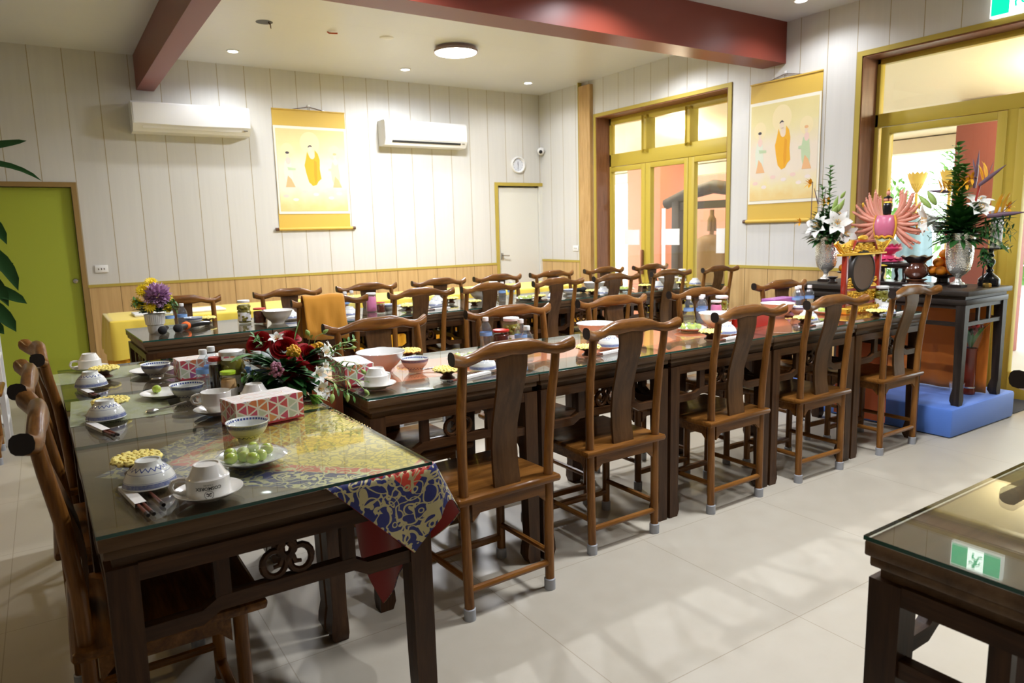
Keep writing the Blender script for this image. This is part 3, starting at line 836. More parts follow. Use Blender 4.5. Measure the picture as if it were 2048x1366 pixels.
# back row
def rowB(i, dx=0., dy=0.):
    p = Matrix.Rotation(RB, 2) @ Vector((.3735 + i * .7475 + dx, .3735 + dy)); return (.43 + p.x, 4.585 + p.y)
for i in range(7):
    lb = ['back row table carrying the potted yellow and lilac flowers'] + [f'{o} back row table from the potted flowers' for o in ordn[1:6]] + ['back row table at the folding door end']
    put_table(*rowB(i), RB, lb[i], GT)
put_table(1.222 + .3735, .697 - .3735, radians(.5), 'bare glass topped table standing alone, reflecting the green exit sign', GT)
# ------------------------------------------------------------------ tableware prototypes
def protos():
    P = {}
    # rice bowl: outside / inside materials
    b = MB()
    out = [(0, .0035), (.0235, .0035), (.0245, 0), (.0275, 0), (.029, .010), (.034, .014), (.046, .025), (.0545, .040), (.0595, .0575)]
    inn = [(.0585, .0585), (.0565, .0570), (.052, .041), (.044, .028), (.032, .0185), (.016, .0145), (0, .014)]
    b.lathe(out + inn, 36, mis=[0] * (len(out) - 1) + [0] + [1] * (len(inn) - 1))
    P['bowl'] = b.build('rice_bowl', [M['bowl'], M['bowl_in']], smooth=50)
    # serving bowl
    b = MB(); b.lathe([(0, .003), (.036, .003), (.038, 0), (.042, 0), (.045, .010), (.068, .028), (.090, .056), (.100, .083), (.104, .086), (.1025, .0875), (.096, .082), (.085, .056), (.064, .033), (.03, .018), (0, .016)], 36)
    P['serve'] = b.build('serving_bowl', M['porcelain'], smooth=50)
    # cup
    r = empty('coffee_cup')
    b = MB(); b.lathe([(0, .003), (.024, .003), (.0255, 0), (.028, 0), (.031, .006), (.0405, .024), (.0425, .0265), (.0460, .0285), (.0470, .055), (.0478, .0700), (.0470, .0712), (.0455, .069), (.0442, .050), (.041, .031), (.030, .012), (0, .009)], 36)
    b.build('cup_body', M['cupwhite'], r, smooth=35)
    h = MB(); h.tube([(.044, 0, .060), (.060, 0, .0625), (.0735, 0, .056), (.077, 0, .046), (.072, 0, .034), (.060, 0, .030), (.045, 0, .032)], [.0055, .005, .0052, .0055, .0052, .005, .0055], 8, ell=1.25)
    h.build('cup_handle', M['cupwhite'], r)
    P['cup'] = r
    b = MB(); b.lathe([(0, .003), (.030, .003), (.031, 0), (.035, 0), (.038, .004), (.060, .011), (.0735, .0195), (.0735, .021), (.071, .0205), (.056, .0135), (.034, .0085), (.028, .006), (0, .006)], 40)
    P['saucer'] = b.build('saucer', M['cupwhite'], smooth=50)
    # doily dish
    r = empty('snack_stand')
    b = MB(); b.lathe([(0, 0), (.030, 0), (.031, .004), (.022, .009), (.018, .016), (.028, .023), (.050, .030), (.0575, .037), (.0565, .0385), (.045, .034), (0, .031)], 30)
    b.build('wooden_dish', M['wood_stand'], r, smooth=40)
    c = MB(); n = 66; rows = []
    for j, (rr, z) in enumerate([(.002, .0415), (.012, .0425), (.022, .0405), (.030, .0435), (.038, .0405), (.046, .0445), (.0535, .0415), (.0565, .0385)]):
        row = []
        for k in range(n):
            a = 2 * pi * k / n
            s = (.0035 * abs(sin(a * 8)) if j >= 6 else 0); dz = .0016 * sin(a * 16 + j * 2.1) + (.0018 * sin(a * 8) if j >= 5 else 0)
            row.append(((rr + s) * cos(a), (rr + s) * sin(a), z + dz))
        rows.append(row)
    c.grid(rows, close=True); b0 = len(c.v) - n
    rows2 = [[(p[0] * .99, p[1] * .99, p[2] - .004) for p in rows[-1]], [(p[0] * .6, p[1] * .6, .0355) for p in rows[-1]]]
    c.grid([rows[-1]] + rows2, close=True)
    # crochet knots standing proud
    for rr, m_ in ((.0505, 22), (.034, 15), (.018, 9)):
        for k in range(m_):
            a = 2 * pi * (k + .5 * (m_ % 2)) / m_
            c.sphere((rr * cos(a), rr * sin(a), .0440), (.0048, .0048, .0020), 8, 5)
    c.build('crocheted_doily', M['doily'], r, smooth=80)
    P['doily'] = r
    # oval-ish plate
    b = MB(); b.lathe([(0, .003), (.045, .003), (.047, 0), (.051, 0), (.056, .005), (.078, .012), (.0895, .0185), (.0895, .0203), (.086, .0195), (.064, .0125), (.052, .0075), (0, .0065)], 44)
    P['plate'] = b.build('plate', M['porcelain'], smooth=50)
    g = MB(); g.sphere((0, 0, .0150), (.0175, .0155, .0150), 16, 11); g.tube([(.0170, 0, .015), (.0205, 0, .0165)], .0012, 5)
    P['grape'] = g.build('grape', M['grape'], smooth=80)
    # cling film skin over a plate heap
    rows = []; n = 40
    for j in range(9):
        rr = .092 * j / 8
        rows.append([(rr * cos(2 * pi * k / n), rr * sin(2 * pi * k / n), .0205 * (1 - (j / 8) ** 3.0) + .0185 + .0022 * sin(k * 2 * pi / n * 7 + j * 2.3) * (j / 8)) for k in range(n)])
    f = MB(); f.grid(rows, close=True); P['film'] = f.build('cling_film', M['film'], smooth=80)
    # chopstick with a dark tip + paper sleeve
    c = MB(); c.tube([(-.115, 0, .0042), (.085, 0, .0046), (.098, 0, .0047), (.115, 0, .0047)], [.0022, .0040, .0043, .0042], 8)
    c2 = MB(); c2.tube([(.0985, 0, .0047), (.1155, 0, .0047)], [.0046, .0044], 8)
    cs = c.build('chopstick', M['chopstick']); c2.build('dark_end', M['endgrain'], cs)
    P['stick'] = cs
    s = MB(); P_ = []
    for x in (-.085, .065):
        P_.append([(x, -.0125, .0006), (x, .0125, .0006), (x, .0115, .0098), (x, -.0115, .0098)])
    s.grid(P_, close=True); P['sleeve'] = s.build('paper_sleeve', M['sleeve'], smooth=0)
    # spoon
    s = MB(); s.tube([(-.05, 0, .006), (.0, 0, .010), (.05, 0, .016)], [.004, .0035, .004], 6, ell=1.5); s.sphere((-.066, 0, .0075), (.022, .014, .0065), 12, 6)
    P['spoon'] = s.build('soup_spoon', M['chrome'], smooth=60)
    # tissue carton
    r = empty('tissue_box')
    b = MB(); b.box((0, 0, .041), (.222, .116, .082), bev=.0015); b.build('carton', M['tissue'], r, smooth=20)
    b = MB(); b.add([(-.110, -.057, .0826), (.110, -.057, .0826), (.110, .057, .0826), (-.110, .057, .0826)], [(0, 1, 2, 3)]); b.build('printed_lid', M['tissue_top'], r, smooth=0)
    b = MB(); n = 28
    b.add([((.066 + e) * cos(2 * pi * k / n), (.024 + e) * sin(2 * pi * k / n), .083) for e in (0, .0018) for k in range(n)], [(k, (k + 1) % n, n + (k + 1) % n, n + k) for k in range(n)])
    b.build('opening_cut', M['peach'], r, smooth=0)
    P['tissue'] = r
    # water bottle
    r = empty('water_bottle')
    b = MB(); b.lathe([(0, .004), (.024, 0), (.030, .006), (.0305, .030), (.0285, .036), (.0305, .042), (.0305, .052), (.0288, .057), (.0305, .062), (.0305, .098), (.028, .110), (.018, .128), (.0125, .136), (.0125, .146), (0, .146)], 20)
    b.build('bottle_body', M['clearplastic'], r, smooth=40)
    b = MB(); b.lathe([(.0309, .068), (.0309, .086)], 20); b.build('bottle_label', M['bluelabel'], r)
    b = MB(); b.lathe([(0, .140), (.0145, .140), (.0148, .142), (.0148, .156), (.0138, .159), (0, .159)], 18); b.build('bottle_cap', M['white'], r, smooth=40)
    P['bottle'] = r
    # jar: kinds differ in filling / lid
    def jar(name, h, rad, fill, lid, label=None, fillh=.8, bumps=True):
        r = empty(name)
        b = MB(); b.lathe([(0, .002), (rad * .92, 0), (rad, .005), (rad, h * .80), (rad * .86, h * .88), (rad * .86, h * .97), (0, h * .97)], 24); b.build('jar_glass', M['jarglass'], r, smooth=40)
        b = MB(); b.lathe([(0, .004), (rad * .93, .005), (rad * .94, h * fillh * .9), (rad * .8, h * fillh), (0, h * fillh)], 20)
        if bumps:
            rnd = random.Random(3)
            for k in range(34):
                a = rnd.random() * 6.28; z = .016 + rnd.random() * (h * fillh - .024)
                b.sphere((rad * .80 * cos(a), rad * .80 * sin(a), z), (.0125, .0125, .011), 8, 6)
        b.build('jar_filling', fill, r, smooth=60)
        b = MB(); b.lathe([(0, h * .90), (rad * .93, h * .90), (rad * .95, h * .91), (rad * .95, h * .985), (rad * .88, h), (0, h)], 24); b.build('jar_lid', lid, r, smooth=40)
        if label:
            b = MB(); b.lathe([(rad + .0006, h * .10), (rad + .0006, h * .48)], 24); b.build('jar_label', label, r)
        return r
    P['jar_pickle'] = jar('pickle_jar', .150, .040, M['olives'], M['white'], M['whitepaper'])
    P['jar_chili'] = jar('sauce_jar', .085, .034, M['chili'], M['redcap'], None, bumps=False)
    P['jar_pink'] = jar('preserve_jar', .125, .034, M['pinkpaste'], M['white'], None, bumps=False)
    P['jar_season'] = jar('seasoning_jar', .115, .028, M['peach'], M['limecap'], M['whitepaper'], .74, bumps=False)
    P['jar_soy'] = jar('sauce_bottle', .150, .024, M['soy'], M['redcap'], None, .82, bumps=False)
    # see-through placemat
    b = MB(); b.box((0, 0, .0006), (.42, .30, .0010)); P['mat'] = b.build('placemat', M['placemat'], smooth=0)
    # foam covered black thing
    r = empty('microphone')
    b = MB(); b.tube([(0, 0, .027), (0, .10, .027), (0, .17, .020)], [.020, .018, .015], 12); b.build('handle', M['blackgloss'], r)
    b = MB(); b.sphere((0, -.022, .027), (.027, .034, .027), 14, 10); b.build('foam_head', M['foam'], r)
    P['mic'] = r
    return P
M['foam'] = mat('black foam', (.012, .012, .013), .9)
M['foam_orange'] = mat('orange foam', (.85, .14, .01), .8)

def m_placemat():
    m = bpy.data.materials.new('translucent green printed placemat'); m.use_nodes = True; t = m.node_tree
    b = t.nodes['Principled BSDF']; v = objco(t)
    n1 = noise(t, v, 60, 2, .5, 1.0); n2 = noise(t, v, 7, 1)
    c = ramp(t, n1.outputs[0], [(.42, (.62, .66, .52)), (.5, (.45, .52, .10)), (.58, (.64, .68, .55))])
    t.links.new(c, b.inputs['Base Color']); b.inputs['Roughness'].default_value = .25
    b.inputs['Alpha'].default_value = .40
    return m
M['placemat'] = m_placemat()
PR = protos()

# ------------------------------------------------------------------ placements on the tables
T1, T2, T3 = 'the brocade table', 'the rose bouquet table', 'the green door end table'
GB, GC, GS, GD_, GP = 'blue and white rice bowls', 'white coffee cups', 'white saucers', 'yellow doily snack stands', 'white plates'
def bowl_up(x, y, lb, rz=0.): place(PR['bowl'], x, y, TZ + .0004, rz, lb, 'bowl', GB)
def bowl_dn(x, y, lb, rz=0., dz=.0108): place(PR['bowl'], x, y, TZ + .0585 + dz, rz, lb, 'bowl', GB, flip=True)
def cup_dn(x, y, rz, lb, lb2):
    place(PR['saucer'], x, y, TZ + .0004, 0, lb2, 'saucer', GS)
    return place(PR['cup'], x, y, TZ + .0718 + .0075, rz, lb, 'cup', GC, flip=True)
def cup_up(x, y, rz, lb, lb2):
    place(PR['saucer'], x, y, TZ + .0004, 0, lb2, 'saucer', GS)
    return place(PR['cup'], x, y, TZ + .0066, rz, lb, 'cup', GC)
def doily(x, y, lb): place(PR['doily'], x, y, TZ + .0004, random.uniform(0, 3), lb, 'snack stand', GD_)
def plate(x, y, lb, n=0, what='', film=True):
    place(PR['plate'], x, y, TZ + .0004, 0, lb, 'plate', GP)
    rnd = random.Random(int(x * 1000))
    pts = []
    for k in range(n):
        for _ in range(60):
            a = rnd.random() * 6.28; r = .056 * sqrt(rnd.random())
            if all((r * cos(a) - q[0]) ** 2 + (r * sin(a) - q[1]) ** 2 > .0325 ** 2 for q in pts):
                pts.append((r * cos(a), r * sin(a))); break
    for px, py in pts:
        o = place(PR['grape'], x + px, y + py, TZ + .0072 + (.003 if hypot(px, py) > .04 else 0), rnd.random() * 6.28, 'green grape on ' + what, 'grape', 'green grapes on ' + what)
    if film and n:
        place(PR['film'], x, y, TZ + .0003, 0, 'clear cling film stretched over ' + what, 'cling film', 'cling film covers')
def sticks(x, y, rz, where, n=2):
    c, s = cos(rz), sin(rz)
    lat = [-.0055, .0055]
    place(PR['sleeve'], x, y, TZ + .0003, rz, 'white paper chopstick sleeve ' + where, 'paper sleeve', 'chopstick sleeves')
    for d in lat[:n]:
        place(PR['stick'], x - s * d + c * .028, y + c * d + s * .028, TZ + .0007, rz, 'reddish brown chopstick in the paper sleeve ' + where, 'chopstick', 'chopsticks in the sleeve ' + where)
def spoon(x, y, rz, lb): place(PR['spoon'], x, y, TZ + .0012, rz, lb, 'spoon', 'steel soup spoons')
def serve(x, y, lb): place(PR['serve'], x, y, TZ + .0004, 0, lb, 'bowl', 'large white serving bowls')
def tissue(x, y, rz, lb): return place(PR['tissue'], x, y, TZ + .0004, rz, lb, 'tissue box', 'printed tissue boxes')
def bottle(x, y, lb, g='clear water bottles'): place(PR['bottle'], x, y, TZ + .0004, random.uniform(0, 6), lb, 'bottle', g)
def jar(k, x, y, lb, s=1.0):
    o = place(PR['jar_' + k], x, y, TZ + .0004, random.uniform(0, 6), lb, 'jar', 'condiment jars')
    o.scale = (s, s, s)

# brocade table
doily(.142, 1.955, 'yellow doily on a brown dish behind the upturned bowl, brocade table')
bowl_dn(.154, 1.815, 'upturned blue and white bowl on chopsticks at the brocade table', .4)
sticks(.112, 1.755, radians(-82), 'under the upturned bowl at the brocade table')
place(PR['stick'], .146, 1.772, TZ + .0007, radians(-82), 'loose reddish brown chopstick beside the sleeve at the brocade table', 'chopstick')
cup = cup_dn(.256, 1.662, radians(165), 'upturned cream cup printed with a dark coffee logo', 'saucer beneath the upturned logo cup')
plate(.396, 1.860, 'white plate heaped with green grapes on the brocade', 11, 'the brocade table plate')
bowl_up(.437, 2.072, 'upright blue and white bowl before the large tissue box, on brocade')
tissue(.532, 2.281, radians(10.5), 'triangle print tissue box on the corner of the brocade cloth')
# rose table
bowl_dn(.116, 2.612, 'upturned rice bowl over napkin on the green printed placemat', 1.1)
sticks(.088, 2.505, radians(-75), 'under the upturned bowl on the placemat')
doily(.140, 2.745, 'yellow doily dish behind the upturned bowl on the green placemat')
place(PR['mat'], .170, 2.790, TZ + .0004, radians(88), 'pale green printed placemat under the middle bowl setting', 'placemat', 'pale green placemats')
plate(.330, 2.872, 'white plate with one green grape beside an upright bowl', 2, 'the small plate beside the upright bowl', film=False)
bowl_up(.386, 2.765, 'upright rice bowl beside the plate with a single grape')
spoon(.315, 2.640, radians(15), 'steel spoon in front of the upright bowl, rose bouquet table')
cup_up(.430, 2.470, radians(160), 'upright white cup at the end of the brocade tissue box', 'saucer under the upright white cup')
jar('pickle', .540, 2.735, 'tall white lidded jar of olive pickles beside the roses', 1.12)
jar('season', .500, 2.610, 'lime capped jar of tan seasoning in front of the pickles')
jar('soy', .483, 2.735, 'red capped dark sauce bottle beside the pickle jar')
bottle(.470, 2.890, 'blue labelled water bottle behind the sauce bottle')
bottle(.510, 2.950, 'water bottle half hidden behind the pickle jar by the roses')
bottle(.625, 2.700, 'clear water bottle between the pickle jar and the roses')
bottle(.590, 2.795, 'clear water bottle behind another, beside the rose bouquet')
cup_dn(.560, 2.50, radians(60), 'upturned white cup hidden behind the brocade tissue box', 'saucer hidden behind the brocade tissue box')
# green door end table
cup_dn(.125, 3.700, radians(172), 'upturned white cup at the table end before the green door', 'saucer below the upturned cup before the green door')
doily(.168, 3.480, 'yellow doily dish behind the upturned bowl, green door end')
bowl_dn(.106, 3.245, 'upturned rice bowl at the green door end table', 2.)
sticks(.085, 3.165, radians(-78), 'under the upturned bowl at the green door end')
plate(.345, 3.420, 'white plate behind the upright bowl, green door end')
bowl_up(.350, 3.325, 'upright rice bowl on the green door end table')
spoon(.40, 3.21, radians(-20), 'steel spoon beside the upright bowl, green door end')
place(PR['mat'], .155, 3.560, TZ + .0004, radians(4), 'pale green placemat at the table end by the green door', 'placemat', 'pale green placemats')
tissue(.525, 3.215, radians(3), 'triangle print tissue box beside the blue labelled bottle')

# middle row, first table
tissue(.985, 2.690, radians(84), 'triangle print tissue box at the corner of the middle row, end on')
cup_dn(1.005, 2.492, radians(28), 'upturned white cup with handle at the corner of the middle row', 'saucer at the corner of the middle row')
serve(1.150, 2.790, 'large white serving bowl in clear wrap beside the tissue box')
bowl_dn(1.235, 2.985, 'upturned rice bowl behind the large white serving bowl', .2)
doily(1.375, 3.000, 'yellow doily dish at the far edge behind the serving bowl')
bowl_up(1.262, 2.695, 'upright rice bowl in front of the far doily, first middle table')
spoon(1.345, 2.665, radians(-15), 'steel spoon beside the upright bowl, first middle table')
doily(1.300, 2.478, 'yellow doily dish at the near edge beside the first chair')
sticks(1.400, 2.435, radians(195), 'beside the first chair of the middle row')
bowl_dn(1.490, 2.515, 'upturned rice bowl seen through the first yoke back chair', 1.5)
plate(1.535, 2.735, 'plate of green fruit behind the first yoke back chair', 8, 'the first middle table plate')
bottle(1.790, 2.985, 'water bottle at the far side of the jars, second middle table')
jar('chili', 1.815, 2.885, 'red sauce jar beside the pickles, second middle table', 1.25)
jar('pickle', 1.885, 2.900, 'white lidded pickle jar standing above the first chair', 1.05)
bottle(1.870, 2.795, 'water bottle in front of the pickle jar, second middle table')
bottle(1.755, 2.575, 'water bottle standing alone behind the first chair post', )
# second table
serve(2.390, 2.860, 'large white serving bowl behind the second chair, middle row')
bowl_up(2.545, 2.860, 'upright rice bowl beside the second serving bowl')
doily(2.060, 2.520, 'yellow doily dish between the first and second chairs')
bowl_dn(2.258, 2.600, 'upturned rice bowl behind the second chair', .8)
sticks(2.165, 2.492, radians(190), 'behind the second chair')
# third table
plate(2.975, 2.745, 'plate heaped with wrapped green fruit, third middle table', 9, 'the third middle table plate')
bottle(3.235, 3.000, 'first of three water bottles behind the heaped plate')
bottle(3.290, 2.950, 'blue labelled bottle in the group of three behind the plate')
bottle(3.370, 3.010, 'third water bottle behind the heaped plate')
jar('pink', 3.400, 2.930, 'pink jar between the bottles and the pickle jar', 1.0)
jar('pickle', 3.455, 2.935, 'white lidded pickle jar above the third chair', 1.0)
place(PR['serve'], 3.165, 2.720, TZ + .0004, 0, 'white bowl beside the heaped plate, behind the third chair', 'bowl', 'large white serving bowls')
doily(2.830, 2.475, 'yellow doily dish before the heaped plate, third middle table')
bowl_dn(2.985, 2.505, 'upturned rice bowl seen through the third chair', .3)
sticks(2.900, 2.400, radians(188), 'behind the third chair')
# fourth table
serve(3.815, 2.800, 'large white serving bowl behind the third chair top, fourth table')
bowl_up(3.950, 2.740, 'upright rice bowl beside the fourth table serving bowl')
bowl_dn(4.020, 2.990, 'upturned rice bowl at the far edge, fourth middle table', .5)
doily(4.09, 2.93, 'yellow doily dish at the far edge by the purple carton')
doily(3.630, 2.485, 'yellow doily dish at the near edge, fourth middle table')
bowl_dn(3.735, 2.530, 'upturned rice bowl seen through the fourth chair', .1)
sticks(3.660, 2.405, radians(188), 'behind the fourth chair')
plate(4.16, 2.685, 'plate of green fruit between the fourth chair and the gong', 7, 'the gong side plate')
# altar end table
doily(4.205, 2.385, 'yellow doily dish below the gong at the altar end')
bowl_dn(4.335, 2.400, 'upturned rice bowl before the last chair at the altar end', .9)
sticks(4.44, 2.375, radians(185), 'behind the last chair at the altar end')
jar('pickle', 4.62 - .05, 2.56, 'pickle jar between the gong and the last chair', 1.05)
for k, (x, y) in enumerate([(4.20, 2.935), (4.27, 2.965), (4.34, 2.935)]):
    bottle(x, y, 'small water bottle in the cluster between the purple carton and the gong', 'bottles by the purple carton')
# red and purple cartons
def carton(x, y, rz, s, m, name, lb, cat='carton', lid=None):
    r = empty(name, (x, y, TZ + .0004), rz); tag(r, lb, cat)
    b = MB(); b.box((0, 0, s[2] / 2), s, bev=.002); b.build('carton', m, r, smooth=20)
    b = MB(); n = 24; b.add([((s[0] * .3 + e) * cos(2 * pi * k / n), (s[1] * .22 + e) * sin(2 * pi * k / n), s[2] + .0005) for e in (0, .003) for k in range(n)], [(k, (k + 1) % n, n + (k + 1) % n, n + k) for k in range(n)])
    b.build('opening_cut', lid or M['whitepaper'], r, smooth=0)
    return r
carton(3.37, 2.64, radians(8), (.24, .12, .085), M['redcap'], 'tissue_box', 'red tissue carton seen through the third chair', 'tissue box')
carton(4.10, 3.02 - .02, radians(4), (.25, .10, .085), M['plastic_purple'], 'tissue_box', 'purple printed tissue carton beside the gong stand', 'tissue box')

# ---- back row
TZB = TZ
PB = 'back row'
bottle(.648, 5.100, 'water bottle right beside the white flower pot, back row')
bottle(.730, 5.130, 'second water bottle beside the white flower pot, back row')
for k, (x, y, rz, lb) in enumerate([(.572, 4.760, 2.9, 'black foam headed microphone lying before the white flower pot'), (.672, 4.800, 2.55, 'second black microphone lying before the white flower pot')]):
    place(PR['mic'], x, y + .08, TZ + .0004, rz + pi, lb, 'microphone', 'microphones by the flower pot')
mic = place(PR['mic'], .74, 4.975, TZ + .0004, 2.2 + pi, 'microphone with an orange foam cover by the flower pot', 'microphone', 'microphones by the flower pot')
for ch in mic.children:
    if ch.name.startswith('foam_head'):
        ch.data = ch.data.copy(); ch.data.materials[0] = M['foam_orange']; ch['label'] = 'orange foam head'
bowl_up(.800, 5.160, 'upright rice bowl behind the orange foam microphone')
doily(.905, 5.260, 'yellow doily dish behind the bowl near the flower pot')
jar('pickle', 1.110, 5.060, 'tall labelled pickle jar on the back row', 1.05)
jar('chili', 1.185, 4.950, 'red capped dark sauce jar beside the back row pickles', 1.25)
serve(1.290, 4.900, 'white serving bowl beside the robe draped chair, back row')
bowl_dn(1.41, 5.020, 'upturned rice bowl between serving bowl and robe', .4)
bowl_dn(1.80, 4.895, 'upturned rice bowl just past the robe, back row', .9)
bottle(1.86, 5.14, 'water bottle behind the robe draped chair, nearer the robe', )
bottle(1.935, 5.20, 'water bottle behind the robe draped chair, further from the robe')
jar('pink', 2.035, 5.06, 'pink jar with white lid between robe and second chair', 1.15)
jar('chili', 2.055, 4.93, 'small red capped jar beside the pink jar', .95)
bowl_up(2.13, 4.955, 'upright rice bowl next to the pink jar, back row')
plate(2.36, 5.10, 'plate of green fruit behind the second back row chair', 8, 'the second back row plate')
doily(2.275, 4.925, 'yellow doily dish in front of the green fruit, back row')
bowl_dn(2.66, 5.20, 'upturned bowl further back, seen through the second chair', .3)
bowl_dn(2.545, 5.01, 'upturned bowl nearer, seen through the second chair', .7)
doily(2.80, 5.21, 'yellow doily dish at the far edge, third back row table')
doily(2.80, 4.835, 'yellow doily dish between second and third back row chairs')
serve(3.08, 5.20, 'white serving bowl at the far side, fourth back row table')
bottle(3.17, 5.00, 'water bottle seen through the third chair back')
bottle(3.27, 5.02, 'water bottle beside the wrapped fruit plate, back row')
plate(3.345, 4.915, 'plate of wrapped green fruit near the fourth back row chair', 8, 'the fourth back row plate')
jar('pickle', 3.22, 5.22, 'pickle jar at the far edge behind the third chair', 1.0)
doily(3.42, 4.825, 'yellow doily dish before the fourth back row chair')
bowl_dn(3.56, 4.80, 'upturned bowl seen through the fourth back row chair', .2)
bowl_up(3.83, 4.93, 'upright rice bowl between fourth and fifth back row chairs')
place(PR['mic'], 4.09, 5.10, TZ + .0004, 1.2, 'black microphone near the white serving bowl, window end', 'microphone', 'microphones on the back row')
serve(4.26, 5.12, 'white serving bowl behind the fifth back row chair')
doily(4.02, 4.86, 'yellow doily dish before the fifth back row chair')
bowl_dn(4.10, 4.80, 'upturned bowl before the fifth back row chair', .8)
plate(4.50, 4.96, 'plate of green fruit behind the fifth chair post', 7, 'the fifth back row plate')
doily(4.72, 4.93, 'yellow doily dish between fifth and sixth back row chairs')
bowl_dn(4.86, 4.90, 'upturned bowl seen through the sixth back row chair', .6)
serve(5.12, 5.02, 'white serving bowl at the window end of the back row')
doily(5.16, 4.88, 'yellow doily dish at the window end of the back row')
jar('pickle', 5.40, 5.10, 'pickle jar between the last two back row chairs', 1.0)
bowl_dn(5.36, 4.89, 'upturned bowl at the window end of the back row', .9)
for nm, yoff, x0 in (('chopsticks', 0, 0),):
    for i, (x, y, w) in enumerate([(1.74, 4.80, 'beside the robe, back row'), (2.50, 4.83, 'at the second back row chair'), (3.52, 4.78, 'at the fourth back row chair'), (4.08, 4.80 - .03, 'at the fifth back row chair'), (4.84, 4.835, 'at the sixth back row chair')]):
        sticks(x, y, radians(190), w)

# printed mark on the logo cup (the cup stands upside down, so the print does too)
def cup_logo(cup):
    body = [c for c in cup.children if c.name.startswith('cup_body')][0]
    R0 = .0476
    def add_text(txt, size, zc, name, phi):
        cu = bpy.data.curves.new('txt', 'FONT'); cu.body = txt; cu.size = size; cu.offset = size * .022; cu.align_x = 'CENTER'; cu.align_y = 'CENTER'; cu.resolution_u = 3
        ob = bpy.data.objects.new('txt', cu); COL.objects.link(ob)
        dg = bpy.context.evaluated_depsgraph_get(); me = bpy.data.meshes.new_from_object(ob.evaluated_get(dg))
        bpy.data.objects.remove(ob); bpy.data.curves.remove(cu)
        for v in me.vertices:
            a = phi + v.co.x / R0; z = zc + v.co.y; rr = R0 - .0008 * (z < .05) + .0002
            v.co = (rr * cos(a), rr * sin(a), z)
        me.materials.clear(); me.materials.append(M['black'])
        o = bpy.data.objects.new(name, me); COL.objects.link(o); o.parent = body
        o['label'] = 'dark printed lettering'
    phi = LOGO_PHI
    add_text('COSMOREX', .0102, .0440, 'cup_lettering', phi)
    add_text('C O F F E E', .0040, .0365, 'cup_lettering', phi)
    rg = MB()
    def w(u, v): 
        a = phi + u / R0; return ((R0 + .0003) * cos(a), (R0 + .0003) * sin(a), .0585 + v)
    for r0, r1 in ((.0088, .0097),):
        n = 30; rg.add([w(r * cos(2 * pi * k / n), r * sin(2 * pi * k / n)) for r in (r0, r1) for k in range(n)], [(k, (k + 1) % n, n + (k + 1) % n, n + k) for k in range(n)])
    def stroke(pts, t=.0007):
        for (a, b) in zip(pts[:-1], pts[1:]):
            dx, dy = b[0] - a[0], b[1] - a[1]; L = hypot(dx, dy) or 1; nx, ny = -dy / L * t, dx / L * t
            rg.add([w(a[0] + nx, a[1] + ny), w(a[0] - nx, a[1] - ny), w(b[0] - nx, b[1] - ny), w(b[0] + nx, b[1] + ny)], [(0, 1, 2, 3)])
    stroke([(-.0055, .002), (-.0015, .0035), (-.0005, .0), (-.004, -.003), (-.0055, -.001)])
    stroke([(.0055, .002), (.0015, .0035), (.0005, .0), (.004, -.003), (.0055, -.001)])
    stroke([(-.005, -.0045), (0, -.0015), (.005, -.0045)])
    e = rg.build('cup_emblem', M['black'], body, smooth=0); e['label'] = 'round dark printed emblem'
LOGO_PHI = radians(264)
cup_logo(cup)

